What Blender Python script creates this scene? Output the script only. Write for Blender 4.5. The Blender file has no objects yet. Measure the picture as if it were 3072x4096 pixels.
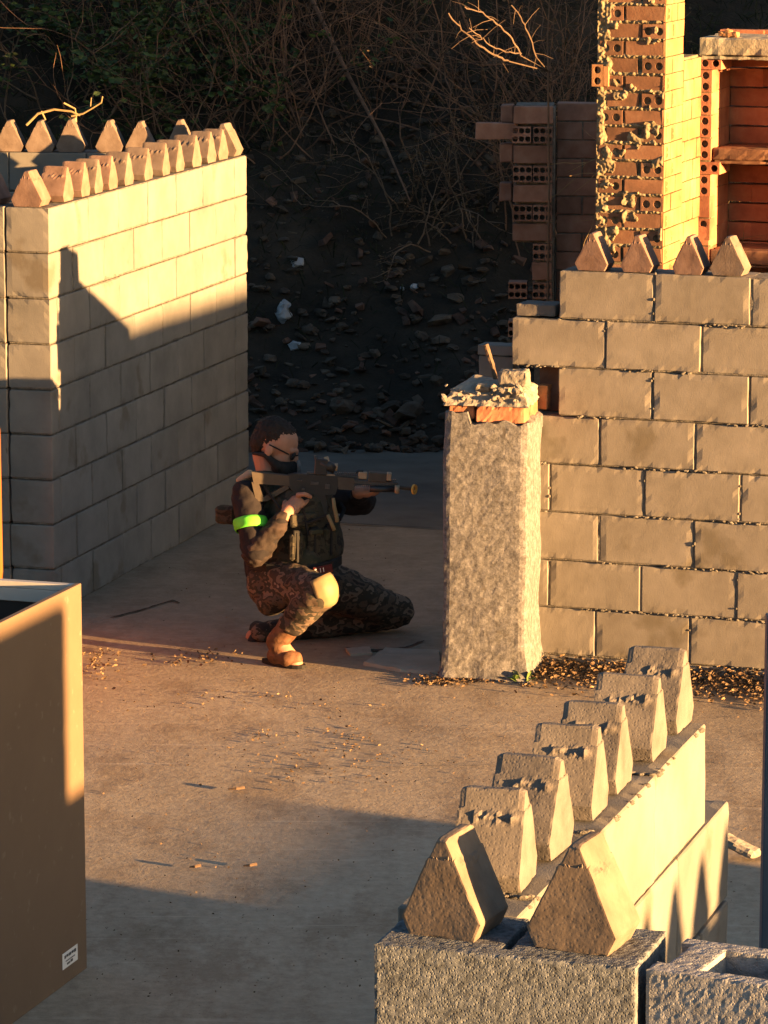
import bpy, bmesh, math, random
from mathutils import Vector, Matrix, noise
R=math.radians
random.seed(7)
C=bpy.context.scene.collection
SC=bpy.context.scene
# ---------------------------------------------------------------- camera
PITCH=R(10.388); FPX=14840.0; H=3.4
cd=bpy.data.cameras.new('camera'); cam=bpy.data.objects.new('camera',cd); C.objects.link(cam)
cam.location=(0,0,H); cam.rotation_euler=(math.pi/2-PITCH,0,0)
cd.sensor_fit='VERTICAL'; cd.sensor_height=24; cd.lens=86.94; cd.clip_start=.1; cd.clip_end=500
SC.camera=cam
# ---------------------------------------------------------------- sky and sun
AZ=R(28.5); EL=R(4.3)
w=bpy.data.worlds.new("World"); SC.world=w; w.use_nodes=True
nt=w.node_tree; bg=nt.nodes['Background']; sky=nt.nodes.new('ShaderNodeTexSky'); sky.sky_type='NISHITA'
sky.sun_disc=False; sky.sun_elevation=EL; sky.sun_rotation=math.pi/2+AZ; sky.air_density=1.0; sky.dust_density=2.0; sky.ozone_density=2.0
nt.links.new(sky.outputs[0],bg.inputs[0]); bg.inputs[1].default_value=.05
sl=bpy.data.lights.new('sun','SUN'); so=bpy.data.objects.new('sun',sl); C.objects.link(so)
sl.energy=5.0; sl.angle=R(.5); sl.color=(1.0,.54,.20)
so.rotation_euler=Vector((-math.cos(AZ)*math.cos(EL),math.sin(AZ)*math.cos(EL),-math.sin(EL))).to_track_quat('-Z','Y').to_euler()
so.location=(20,-10,6)
SC.view_settings.view_transform='Standard'; SC.view_settings.look='None'; SC.view_settings.gamma=1
SC.view_settings.exposure=3.0
# ---------------------------------------------------------------- geometry helpers
FW=Vector((0,math.cos(PITCH),-math.sin(PITCH))); RT=Vector((1,0,0)); UP=RT.cross(FW)
def ray(px,py): return FW+RT*((px-1536)/FPX)-UP*((py-2048)/FPX)
def at(px,py,Y):
    d=ray(px,py); return Vector((0,0,H))+d*(Y/d.y)
def gp(px,py,z=0):
    d=ray(px,py); return Vector((0,0,H))+d*((z-H)/d.z)
def zh(py,Y): return at(1536,py,Y).z
X3=Vector((1,0,0));Y3=Vector((0,1,0));Z3=Vector((0,0,1))
def sun_pt(wc,s,z=0): return Vector((math.sin(AZ)*wc-math.cos(AZ)*s, math.cos(AZ)*wc+math.sin(AZ)*s, z))
class MB:
    def __init__(s): s.v=[];s.f=[];s.rv=[];s.mi=[]
    def add(s,vs,fs,rv=None,mi=0):
        o=len(s.v); s.v+=[Vector(x) for x in vs]
        r=random.random() if rv is None else rv
        for f in fs: s.f.append([i+o for i in f]); s.rv.append(r); s.mi.append(mi)
    def cbox(s,P,ex,ey,ez,lx,ly,lz,c=.004,jit=0,rv=None,mi=0):
        """chamfered box, corner P, axes ex ey ez"""
        L=(lx,ly,lz);E=(ex,ey,ez);vs=[];idx={}
        jc={}
        for sx in(0,1):
            for sy in(0,1):
                for sz in(0,1):
                    j=Vector((random.uniform(-jit,jit),random.uniform(-jit,jit),random.uniform(-jit,jit))) if jit else Vector((0,0,0))
                    for a in range(3):
                        q=Vector(P)+j
                        for k,sg in enumerate((sx,sy,sz)):
                            t=L[k]*sg
                            if k!=a: t+=c if sg==0 else -c
                            q=q+E[k]*t
                        idx[(sx,sy,sz,a)]=len(vs);vs.append(q)
        fs=[]
        for a in range(3):
            b,c2=(a+1)%3,(a+2)%3
            for sg in(0,1):
                def key(u,v_):
                    k=[0,0,0];k[a]=sg;k[b]=u;k[c2]=v_;return idx[(k[0],k[1],k[2],a)]
                fs.append([key(0,0),key(1,0),key(1,1),key(0,1)])
            for sb in(0,1):      # edges along axis a between faces b and c2
                for sc in(0,1):
                    def kk(t,ax):
                        k=[0,0,0];k[a]=t;k[b]=sb;k[c2]=sc;return idx[(k[0],k[1],k[2],ax)]
                    fs.append([kk(0,b),kk(1,b),kk(1,c2),kk(0,c2)])
        for sx in(0,1):
            for sy in(0,1):
                for sz in(0,1): fs.append([idx[(sx,sy,sz,0)],idx[(sx,sy,sz,1)],idx[(sx,sy,sz,2)]])
        s.add(vs,fs,rv,mi)
    def box(s,c,size,rot=None,ch=.002,rv=None,mi=0):
        """box centred at c; rot = 3x3 matrix or None"""
        M=rot if rot is not None else Matrix.Identity(3)
        ex,ey,ez=M@X3,M@Y3,M@Z3
        P=Vector(c)-ex*size[0]/2-ey*size[1]/2-ez*size[2]/2
        s.cbox(P,ex,ey,ez,size[0],size[1],size[2],min(ch,min(size)/3),0,rv,mi)
    def tube(s,pts,rs,n=8,rv=None,mi=0,cap=True):
        pts=[Vector(p) for p in pts]
        if not hasattr(rs,'__len__'): rs=[rs]*len(pts)
        vs=[];fs=[];up=Vector((.13,.31,.94))
        for i,p in enumerate(pts):
            t=(pts[min(i+1,len(pts)-1)]-pts[max(i-1,0)])
            if t.length<1e-9:t=Vector((0,0,1))
            t.normalize(); a=t.cross(up)
            if a.length<.05: a=t.cross(X3)
            a.normalize(); b=t.cross(a)
            for k in range(n):
                th=2*math.pi*k/n; vs.append(p+(a*math.cos(th)+b*math.sin(th))*rs[i])
        for i in range(len(pts)-1):
            for k in range(n): fs.append([i*n+k,i*n+(k+1)%n,(i+1)*n+(k+1)%n,(i+1)*n+k])
        if cap: fs.append(list(range(n)));fs.append(list(range((len(pts)-1)*n,len(pts)*n)))
        s.add(vs,fs,rv,mi)
    def capsule(s,a,b,ra,rb,n=16,m=5,sx=1,side=None,rv=0):
        """closed tapered capsule; optional flattening: radius along 'side' axis scaled by sx"""
        a=Vector(a);b=Vector(b);t=b-a
        if t.length<1e-6:t=Vector((0,0,1e-4))
        t=t.normalized();u=(side-t*side.dot(t)).normalized() if side is not None else t.cross(Vector((.3,.2,.93)))
        u.normalize();v=t.cross(u);prof=[]
        for i in range(m+1):
            th=math.pi/2*(1-i/m); prof.append((a-t*ra*math.sin(th),ra*math.cos(th)))
        for i in range(m+1):
            th=math.pi/2*i/m; prof.append((b+t*rb*math.sin(th),rb*math.cos(th)))
        vs=[];fs=[]
        for p,r in prof:
            r=max(r,1e-4)
            for k in range(n):
                an=2*math.pi*k/n; vs.append(p+u*(r*sx*math.cos(an))+v*(r*math.sin(an)))
        q=len(prof)
        for i in range(q-1):
            for k in range(n): fs.append([i*n+k,i*n+(k+1)%n,(i+1)*n+(k+1)%n,(i+1)*n+k])
        fs.append(list(range(n)));fs.append(list(range((q-1)*n,q*n)))
        s.add(vs,fs,rv)
    def ell(s,c,rx,ry,rz,rot=None,n=20,m=12):
        M=rot if rot is not None else Matrix.Identity(3);vs=[];fs=[]
        for i in range(m+1):
            ph=-math.pi/2+math.pi*i/m; ph=max(min(ph,1.5705),-1.5705)
            for k in range(n):
                th=2*math.pi*k/n
                vs.append(Vector(c)+M@Vector((rx*math.cos(ph)*math.cos(th),ry*math.cos(ph)*math.sin(th),rz*math.sin(ph))))
        for i in range(m):
            for k in range(n): fs.append([i*n+k,i*n+(k+1)%n,(i+1)*n+(k+1)%n,(i+1)*n+k])
        fs.append(list(range(n)));fs.append(list(range(m*n,(m+1)*n)))
        s.add(vs,fs,0)
    def prism(s,poly,ax,ay,O,thick,rv=None,mi=0):
        """2-D polygon (a,b) in axes ax, ay at O, extruded symmetric along ax x ay"""
        nrm=ax.cross(ay).normalized();n=len(poly)
        vs=[O+ax*a+ay*b-nrm*thick/2 for a,b in poly]+[O+ax*a+ay*b+nrm*thick/2 for a,b in poly]
        fs=[list(range(n)),list(range(n,2*n))]+[[i,(i+1)%n,n+(i+1)%n,n+i] for i in range(n)]
        s.add(vs,fs,rv,mi)
    def holecell(s,P,ex,ez,ey,wd,ht,r,dep=.09,n=12,sq=1.0,rv=None,mi=0):
        """one cell of a hollow brick's end: face with a round or squarish hole and its dark tube"""
        cx=P+ex*wd/2+ez*ht/2;vs=[];fs=[]
        for k in range(n):
            th=2*math.pi*(k+.5)/n;c_,s_=math.cos(th),math.sin(th)
            m=max(abs(c_)/(wd/2),abs(s_)/(ht/2));vs.append(cx+ex*c_/m+ez*s_/m)
        for k in range(n):
            th=2*math.pi*(k+.5)/n;c_,s_=math.cos(th),math.sin(th)
            rr=r*(1+ (sq-1)*(abs(math.sin(2*th))))
            vs.append(cx+ex*c_*rr+ez*s_*rr)
        for k in range(n): vs.append(vs[n+k]+ey*dep)
        for k in range(n):
            k2=(k+1)%n
            fs.append([k,k2,n+k2,n+k]);fs.append([n+k,n+k2,2*n+k2,2*n+k])
        fs.append(list(range(2*n,3*n)))
        for k in (0,1,2,3):
            pass
        s.add(vs,fs,rv,mi)
        # close the corners of the square outside the ring
        co=[P,P+ex*wd,P+ex*wd+ez*ht,P+ez*ht]
        for q in co:
            ds=sorted(range(n),key=lambda k:(vs[k]-q).length)[:2]
            s.add([q,vs[ds[0]],vs[ds[1]]],[[0,1,2]],rv,mi)
    def build(s,name,mats,parent=None,smooth=False,base=None,fixn=True):
        me=bpy.data.meshes.new(name)
        q=parent
        while q is not None and '_b' not in q: q=q.parent
        off=Vector(base) if base is not None else (Vector(q['_b']) if q is not None else Vector((0,0,0)))
        me.from_pydata([tuple(v-off) for v in s.v],[],s.f); me.update()
        at_=me.attributes.new('rv','FLOAT','FACE')
        for i,x in enumerate(s.rv): at_.data[i].value=x
        if not isinstance(mats,(list,tuple)): mats=[mats]
        for m in mats: me.materials.append(m)
        for p,i in zip(me.polygons,s.mi): p.material_index=i; p.use_smooth=smooth
        if fixn:
            bm=bmesh.new();bm.from_mesh(me);bmesh.ops.recalc_face_normals(bm,faces=bm.faces);bm.to_mesh(me);bm.free()
        o=bpy.data.objects.new(name,me);C.objects.link(o)
        if parent is not None: o.parent=parent
        elif base is not None: o.location=base
        return o
def tag(o,label=None,cat=None,group=None,kind=None):
    if label:o['label']=label
    if cat:o['category']=cat
    if group:o['group']=group
    if kind:o['kind']=kind
    return o
def thing(name,loc,label,cat,group=None):
    o=bpy.data.objects.new(name,None);C.objects.link(o);o.location=loc;o.empty_display_size=.1
    o['_b']=tuple(loc); return tag(o,label,cat,group)
def copy_tree(o,parent=None):
    c=o.copy();C.objects.link(c);c.parent=parent
    for ch in [q for q in C.objects if q.parent==o]: copy_tree(ch,c)
    return c
def roughen(o,maxlen,amp,scale=30,edge=0,seed=0):
    """subdivide a low mesh and push its vertices about so edges chip and faces undulate"""
    me=o.data;bm=bmesh.new();bm.from_mesh(me)
    bmesh.ops.remove_doubles(bm,verts=bm.verts,dist=1e-5)
    for _ in range(7):
        es=[e for e in bm.edges if e.calc_length()>maxlen]
        if not es:break
        bmesh.ops.subdivide_edges(bm,edges=es,cuts=1,use_grid_fill=True)
    bmesh.ops.triangulate(bm,faces=[f for f in bm.faces if len(f.verts)>4])
    bm.normal_update()
    for v in bm.verts:
        p=v.co*scale+Vector((seed*3.1,seed*1.7,0))
        sharp=max([e.calc_face_angle(0) for e in v.link_edges] or [0])
        k=amp*noise.noise(p)+amp*.5*noise.noise(p*2.7)
        if edge and sharp>.5: k-=edge*max(0,noise.noise(p*.8)+.15)*2
        v.co+=v.normal*k
    bm.to_mesh(me);bm.free();me.update()
def remesh(mb,name,mat,voxel,parent,disp=None,smooth=2):
    """weld overlapping closed shapes into one continuous skin"""
    o=mb.build(name,mat,parent,smooth=True)
    md=o.modifiers.new('r','REMESH');md.mode='VOXEL';md.voxel_size=voxel
    if smooth:
        sm=o.modifiers.new('s','SMOOTH');sm.factor=.5;sm.iterations=smooth
    dg=bpy.context.evaluated_depsgraph_get();dg.update()
    ev=o.evaluated_get(dg);me=bpy.data.meshes.new_from_object(ev)
    o.modifiers.clear();old=o.data;o.data=me;bpy.data.meshes.remove(old);me.name=name
    if disp:
        me.update()
        ns=[v.normal.copy() for v in me.vertices]
        for v,n_ in zip(me.vertices,ns): v.co=v.co+n_*disp(v.co)
    for p in me.polygons:p.use_smooth=True
    if not me.materials: me.materials.append(mat)
    me.update();return o
# ---------------------------------------------------------------- materials
def mat(name,cols,scale=8,detail=6,rough=.9,bump=0,bscale=60,rvmix=0,bdet=4,bump2=0,b2scale=8,metal=0,stretch=None,spots=None,spotscale=30,spotth=.62,spec=.3,rough_n=.6,islands=False,pores=0,porescale=120):
    m=bpy.data.materials.new(name);m.use_nodes=True;t=m.node_tree;N=t.nodes;L=t.links
    b=N['Principled BSDF'];b.inputs['Roughness'].default_value=rough;b.inputs['Metallic'].default_value=metal
    b.inputs['Specular IOR Level'].default_value=spec
    tc=N.new('ShaderNodeTexCoord');oi=N.new('ShaderNodeObjectInfo')
    ad=N.new('ShaderNodeVectorMath');ad.operation='MULTIPLY_ADD'
    L.new(oi.outputs['Random'],ad.inputs[0]);ad.inputs[1].default_value=(37,17,23);L.new(tc.outputs['Object'],ad.inputs[2])
    vec=ad.outputs[0]
    if stretch:
        mp=N.new('ShaderNodeMapping');mp.inputs['Scale'].default_value=stretch;L.new(vec,mp.inputs[0]);vec=mp.outputs[0]
    n1=N.new('ShaderNodeTexNoise');n1.inputs['Scale'].default_value=scale;n1.inputs['Detail'].default_value=detail;n1.inputs['Roughness'].default_value=rough_n;L.new(vec,n1.inputs['Vector'])
    cr=N.new('ShaderNodeValToRGB');e=cr.color_ramp.elements
    while len(e)<len(cols): e.new(.5)
    for i,c in enumerate(cols):
        e[i].position=.3+.4*i/(len(cols)-1) if len(cols)>1 else .5
        e[i].color=(*c,1)
    if islands: cr.color_ramp.interpolation='CONSTANT'
    L.new(n1.outputs['Fac'],cr.inputs[0]);col=cr.outputs[0]
    if spots:
        n3=N.new('ShaderNodeTexNoise');n3.inputs['Scale'].default_value=spotscale;n3.inputs['Detail'].default_value=5;L.new(vec,n3.inputs['Vector'])
        r3=N.new('ShaderNodeValToRGB');r3.color_ramp.elements[0].position=spotth;r3.color_ramp.elements[1].position=spotth+.06;L.new(n3.outputs['Fac'],r3.inputs[0])
        mx=N.new('ShaderNodeMixRGB');L.new(r3.outputs[0],mx.inputs[0]);L.new(col,mx.inputs[1]);mx.inputs[2].default_value=(*spots,1);col=mx.outputs[0]
    if rvmix:
        a=N.new('ShaderNodeAttribute');a.attribute_name='rv'
        mr=N.new('ShaderNodeMapRange');mr.inputs['To Min'].default_value=1-rvmix;mr.inputs['To Max'].default_value=1+rvmix;L.new(a.outputs['Fac'],mr.inputs[0])
        hs=N.new('ShaderNodeHueSaturation');L.new(mr.outputs[0],hs.inputs['Value']);L.new(col,hs.inputs['Color']);col=hs.outputs[0]
    L.new(col,b.inputs['Base Color'])
    if bump or pores:
        n2=N.new('ShaderNodeTexNoise');n2.inputs['Scale'].default_value=bscale;n2.inputs['Detail'].default_value=bdet;n2.inputs['Roughness'].default_value=.65;L.new(vec,n2.inputs['Vector'])
        bp=N.new('ShaderNodeBump');bp.inputs['Strength'].default_value=1;bp.inputs['Distance'].default_value=bump;L.new(n2.outputs['Fac'],bp.inputs['Height'])
        last=bp
        if pores:
            vo=N.new('ShaderNodeTexVoronoi');vo.inputs['Scale'].default_value=porescale;L.new(vec,vo.inputs['Vector'])
            rp=N.new('ShaderNodeMapRange');rp.inputs['From Max'].default_value=.45;L.new(vo.outputs['Distance'],rp.inputs[0])
            bq=N.new('ShaderNodeBump');bq.inputs['Strength'].default_value=1;bq.inputs['Distance'].default_value=pores;L.new(rp.outputs[0],bq.inputs['Height']);L.new(last.outputs[0],bq.inputs['Normal']);last=bq
        if bump2:
            n4=N.new('ShaderNodeTexNoise');n4.inputs['Scale'].default_value=b2scale;n4.inputs['Detail'].default_value=3;L.new(vec,n4.inputs['Vector'])
            b4=N.new('ShaderNodeBump');b4.inputs['Distance'].default_value=bump2;L.new(n4.outputs['Fac'],b4.inputs['Height']);L.new(last.outputs[0],b4.inputs['Normal']);last=b4
        L.new(last.outputs[0],b.inputs['Normal'])
    return m
mBlock=mat('concrete_block',[(.128,.124,.115),(.16,.153,.141),(.19,.182,.168)],5,8,.95,.0005,170,.08,6,pores=.0003,porescale=240,spots=(.122,.108,.088),spotscale=3.2,spotth=.60)
mBlockNear=mat('concrete_block_near',[(.045,.05,.056),(.105,.118,.132),(.175,.192,.21)],75,8,.95,.0012,230,.06,6,pores=.0018,porescale=210)
mBlockHollow=mat('concrete_block_light',[(.15,.155,.165),(.235,.245,.26),(.31,.32,.335)],60,8,.95,.0012,230,.06,6,pores=.0012,porescale=210)
mMortar=mat('mortar',[(.075,.068,.058),(.125,.115,.10),(.20,.185,.16)],25,6,.95,.006,70,.1)
mCope=mat('coping_concrete',[(.09,.081,.074),(.125,.114,.106),(.155,.142,.132)],16,8,.95,.0007,130,.14,6,pores=.0004,porescale=170)
mCopeDark=mat('coping_concrete_dark',[(.11,.085,.065),(.15,.118,.092),(.19,.152,.12)],16,8,.95,.0003,130,.1,6,pores=.0002,porescale=150)
mCopeRed=mat('coping_concrete_red',[(.13,.08,.062),(.17,.108,.085),(.21,.14,.115)],16,8,.95,.0007,130,.1,6)
mPlaster=mat('rough_plaster',[(.018,.017,.017),(.07,.068,.068),(.17,.167,.17),(.40,.39,.395)],38,14,.95,.002,90,0,8,bump2=.003,b2scale=24,spots=(.085,.078,.072),spotscale=26,spotth=.62,rough_n=.88)
mBrick=mat('red_brick',[(.26,.09,.05),(.36,.14,.075),(.42,.20,.11)],9,6,.9,.0015,80,.22)
mBrickPale=mat('ochre_brick',[(.25,.115,.048),(.33,.165,.075),(.38,.22,.11)],6,6,.9,.0015,80,.18)
mBrickDark=mat('weathered_brick',[(.16,.085,.06),(.22,.12,.085),(.27,.17,.13)],9,6,.9,.0015,80,.25)
mSlab=mat('slab_concrete',[(.24,.22,.17),(.33,.30,.24)],8,8,.95,.003,60,0)
mBoard=mat('brown_board',[(.125,.085,.055),(.145,.10,.065),(.16,.112,.073)],1.6,8,.6,.0002,300,0,bump2=.0012,b2scale=3,spec=.35,spots=(.18,.135,.095),spotscale=26,spotth=.64,rough_n=.7)
mLip=mat('grey_metal_lip',[(.38,.37,.35),(.46,.45,.43)],6,3,.5,.0003,100)
mSteel=mat('blue_grey_steel',[(.05,.07,.10),(.07,.09,.12)],6,3,.5,.0003,100)
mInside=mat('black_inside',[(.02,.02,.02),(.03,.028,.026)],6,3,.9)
mStone=mat('rubble_stone',[(.035,.026,.02),(.06,.046,.034),(.10,.08,.06)],10,8,.95,.003,50,.35)
mWhite=mat('white_rubbish',[(.22,.24,.26),(.34,.36,.38)],14,3,.6,.002,30)
mLeafDry=mat('dry_leaf',[(.06,.035,.018),(.11,.07,.038),(.20,.14,.08)],30,3,.85,0,rvmix=.5)
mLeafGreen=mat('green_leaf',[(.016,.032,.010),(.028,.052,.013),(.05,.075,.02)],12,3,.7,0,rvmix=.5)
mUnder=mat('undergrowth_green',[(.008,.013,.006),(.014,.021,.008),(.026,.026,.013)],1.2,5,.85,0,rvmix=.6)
mTwig=mat('twig_bark',[(.09,.06,.04),(.16,.11,.075)],20,4,.9,.002,80,.3)
mStraw=mat('dry_straw',[(.22,.15,.07),(.36,.26,.13)],20,4,.9,0,rvmix=.4)
mLeafBrown=mat('dull_leaf',[(.03,.02,.012),(.05,.036,.02),(.085,.062,.036)],30,3,.85,0,rvmix=.5)
mCopeWarm=mat('coping_concrete_warm',[(.11,.08,.064),(.145,.11,.09),(.175,.138,.116)],16,8,.95,.0005,130,.14,6,pores=.0003,porescale=170)
mBlockTan=mat('concrete_block_tan',[(.155,.139,.118),(.19,.172,.148),(.22,.20,.175)],7,9,.95,.0006,170,.07,6,pores=.0003,porescale=240,spots=(.135,.118,.092),spotscale=3.2,spotth=.63)
# ---------------------------------------------------------------- frame of the walls
fa=-.3048; FD=Vector((math.cos(fa),math.sin(fa),0)); FN=Vector((-math.sin(fa),math.cos(fa),0)); F0=Vector((-.0152,5.3144,0)); FT=1.772
la=.276; LD=Vector((math.sin(la),math.cos(la),0)); LN=Vector((math.cos(la),-math.sin(la),0)); LW0=Vector((-.746,18.539,0))
ra=-.326; RD=Vector((math.cos(ra),math.sin(ra),0)); RI=Vector((-math.sin(ra),math.cos(ra),0)); RW0=Vector((.709,14.99,0))
def ground_material():
    m=bpy.data.materials.new('yard_concrete');m.use_nodes=True;t=m.node_tree;N=t.nodes;L=t.links;b=N['Principled BSDF']
    b.inputs['Roughness'].default_value=.92;b.inputs['Specular IOR Level'].default_value=.15
    tc=N.new('ShaderNodeTexCoord');v=tc.outputs['Object']
    def noi(s,d,ro=.6,st=None):
        n=N.new('ShaderNodeTexNoise');n.inputs['Scale'].default_value=s;n.inputs['Detail'].default_value=d;n.inputs['Roughness'].default_value=ro
        if st:
            mp=N.new('ShaderNodeMapping');mp.inputs['Scale'].default_value=st;mp.inputs['Rotation'].default_value=(0,0,.3);L.new(v,mp.inputs[0]);L.new(mp.outputs[0],n.inputs['Vector'])
        else: L.new(v,n.inputs['Vector'])
        return n.outputs['Fac']
    def ramp(f,st):
        r=N.new('ShaderNodeValToRGB');e=r.color_ramp.elements
        while len(e)<len(st): e.new(.5)
        for i,(p,c) in enumerate(st): e[i].position=p;e[i].color=(*c,1)
        L.new(f,r.inputs[0]);return r.outputs[0]
    def mix(f,a,c,ty='MIX'):
        x=N.new('ShaderNodeMixRGB');x.blend_type=ty
        for i,q in ((0,f),(1,a),(2,c)):
            if isinstance(q,(int,float)): x.inputs[i].default_value=q
            elif isinstance(q,tuple): x.inputs[i].default_value=(*q,1)
            else: L.new(q,x.inputs[i])
        return x.outputs[0]
    c=ramp(noi(1.6,9,.65,(1,.35,1)),[(.3,(.20,.16,.115)),(.5,(.32,.265,.195)),(.7,(.43,.365,.275))])
    c=mix(.5,c,ramp(noi(22,8,.7),[(.3,(.19,.15,.105)),(.7,(.44,.375,.28))]))
    d=ramp(noi(3.2,10,.75,(1,.45,1)),[(.50,(0,0,0)),(.60,(1,1,1))]);c=mix(d,c,mix(.38,c,(.13,.085,.05)))
    st=ramp(noi(60,4,.7),[(.66,(0,0,0)),(.70,(1,1,1))]);c=mix(st,c,(.09,.07,.05))
    sk=ramp(noi(9,4,.6,(.12,1.6,1)),[(.60,(0,0,0)),(.68,(1,1,1))]);c=mix(sk,c,mix(.35,c,(.5,.43,.33)))
    dk=ramp(noi(14,6,.8,(.5,1.2,1)),[(.63,(0,0,0)),(.67,(1,1,1))]);c=mix(dk,c,mix(.4,c,(.09,.065,.045)))
    # far pour of the slab, greyer, beyond the casting joint
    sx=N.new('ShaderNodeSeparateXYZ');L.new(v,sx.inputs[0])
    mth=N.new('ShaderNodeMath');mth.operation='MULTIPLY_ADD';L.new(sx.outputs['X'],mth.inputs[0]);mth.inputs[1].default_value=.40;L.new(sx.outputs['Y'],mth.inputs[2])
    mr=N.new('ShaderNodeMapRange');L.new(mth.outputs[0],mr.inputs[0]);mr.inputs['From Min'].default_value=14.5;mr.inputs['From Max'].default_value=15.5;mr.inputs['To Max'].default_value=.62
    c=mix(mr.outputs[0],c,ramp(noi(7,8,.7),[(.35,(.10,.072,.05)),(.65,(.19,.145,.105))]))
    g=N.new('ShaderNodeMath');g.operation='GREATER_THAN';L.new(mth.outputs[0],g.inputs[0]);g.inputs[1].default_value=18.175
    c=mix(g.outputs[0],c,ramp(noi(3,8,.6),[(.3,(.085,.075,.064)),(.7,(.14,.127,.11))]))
    L.new(c,b.inputs['Base Color'])
    bp=N.new('ShaderNodeBump');bp.inputs['Distance'].default_value=.0025;L.new(noi(45,6,.7),bp.inputs['Height'])
    b2=N.new('ShaderNodeBump');b2.inputs['Distance'].default_value=.003;L.new(noi(5,5,.6),b2.inputs['Height']);L.new(bp.outputs[0],b2.inputs['Normal'])
    L.new(b2.outputs[0],b.inputs['Normal']);return m
# ground sheet: fine where seen, coarse far away
def ground():
    mb=MB();xs=[-80,-40,-20,-10,-6,-4,-3]+[-2.5+.1*i for i in range(56)]+[3.5,5,8,14,25,50,90]
    ys=[-60,-30,-10,0,4,8]+[9.5+.1*i for i in range(115)]+[22,24,30,60,100]
    vs=[];fs=[]
    for y in ys:
        for x in xs:
            z=0
            if -3<x<3.2 and 9<y<21.5: z=.004*noise.noise(Vector((x*1.3,y*1.3,0)))+.002*noise.noise(Vector((x*5,y*5,3)))
            vs.append(Vector((x,y,z)))
    n=len(xs)
    for j in range(len(ys)-1):
        for i in range(n-1): fs.append([j*n+i,j*n+i+1,(j+1)*n+i+1,(j+1)*n+i])
    mb.add(vs,fs,.5);return mb.build('ground',ground_material(),smooth=True)
tag(ground(),kind='structure')
def wall(name,label,O,du,inw,th,courses,mB=mBlock,gap=.011,rec=.007,jit=.0025,lumps=0,c=.004,cat='wall',fine=0):
    """courses = [(z0,h,[joints])]; front face on the line O+u*du, body toward inw"""
    base=O.copy();t=thing(name,base,label,cat)
    b=MB();m=MB()
    for z0,h,J in courses:
        for a,e in zip(J,J[1:]):
            pr=random.uniform(-jit,jit);dz=random.uniform(-.001,.001)
            b.cbox(O+du*(a+gap/2)+inw*pr+Z3*(z0+gap/2+dz),du,inw,Z3,e-a-gap,th+random.uniform(-jit,jit),h-gap,c,.0012)
        m.cbox(O+du*(J[0]+rec+.004)+inw*rec+Z3*(z0-.001),du,inw,Z3,J[-1]-J[0]-2*rec-.008,th-2*rec,h-rec*.5,.002,0)
        if lumps:
            u=J[0]
            while u<min(J[-1],lumps):
                u+=random.uniform(.006,.035)
                if noise.noise(Vector((u*4,z0*7,1)))>.05:
                    r=random.uniform(.0025,.008);p=O+du*u+Z3*(z0+random.uniform(-.004,.004))-inw*random.uniform(-.002,.004)
                    rot=Matrix.Rotation(random.uniform(-.5,.5),3,'Y')
                    m.ell(p,r*random.uniform(1,2.2),r*.8,r*.7,rot,6,4)
            for j in J[1:-1]:
                if random.random()<.3:
                    for k in range(random.randint(1,3)):
                        r=random.uniform(.003,.006);m.ell(O+du*(j+random.uniform(-.006,.006))+Z3*(z0+random.uniform(0,h))-inw*random.uniform(-.004,.002),r,r*.8,r*1.3,None,6,4)
    bo=b.build('blocks',mB,t);mo=m.build('mortar',mMortar,t)
    if fine: roughen(bo,fine,.00035,28,.0028)
    return t
def run(a,b,first,step=.4):
    J=[a];x=first
    while x<b-.05:
        if x>a+.05:J.append(x)
        x+=step
    return J+[b]
# left enclosure: long wall facing the sun (u runs from its far end toward the camera)
cs=[]
for i in range(9):
    z0=1.8-.2*(i+1)
    f=.5 if i%2==0 else .3
    J=[-.2,0.0]+run(0,2.6,f)[1:]
    if i in(0,): J=[-.2,0,.5,.9,1.3,1.7,2.1,2.6]
    cs.append((z0,.2,J))
wall('block_wall','long grey concrete block wall at left, upper half in full sun and lower half in blue shade',LW0,-LD,-LN,.2,cs,gap=.009,rec=.006,jit=.003,fine=.045)
NC=LW0-LD*2.6
cs=[(1.8-.2*(i+1),.2,[.203]+run(.203,2.6,.6 if i%2 else .4)[1:]) for i in range(9)]
wall('block_wall','short concrete block wall at the left edge facing the camera, its lower part orange brown in shade',NC,-LN,LD,.2,cs,lumps=1,gap=.007,rec=.004,fine=.04)
BW0=Vector((-.915,18.80,0));BWD=Vector((-.9955,.095,0)).normalized();BWI=Vector((.095,.9955,0)).normalized()
cs=[(1.8-.2*(i+1),.2,[0]+run(0,2.4,.4 if i%2 else .2)[1:]) for i in range(9)]
wall('block_wall','shaded blue grey back wall of the left block enclosure, seen over its top',BW0,BWD,BWI,.2,cs,gap=.007,rec=.005)
# right wall
T=1.652;E_=4.0
def rr(a,f): return [a]+run(a,E_,f)[1:]
RC=[(T-.2,.2,rr(0,.4)),(T-.4,.2,rr(-.2,.2)),(T-.6,.2,rr(0,.4)),(T-.8,.2,[-.115]+run(-.115,E_,.18)[1:]),(T-1.0,.2,[-.115,-.03]+run(-.03,E_,.37)[1:]),
(T-1.2,.2,[-.115]+run(-.115,E_,.18)[1:]),(T-1.4,.2,[-.115,-.03]+run(-.03,E_,.36)[1:]),(T-1.6,.2,[-.115]+run(-.115,E_,.17)[1:]),(T-1.8,.2,[-.06]+run(-.06,E_,.37)[1:])]
wall('block_wall','wide tan concrete block wall at right with a stepped left end behind the old pillar',RW0,RD,RI,.2,[(a,h,J) for a,h,J in RC],lumps=1.6,gap=.0070,rec=.0065,jit=.003,fine=.03,mB=mBlockTan)
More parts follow.
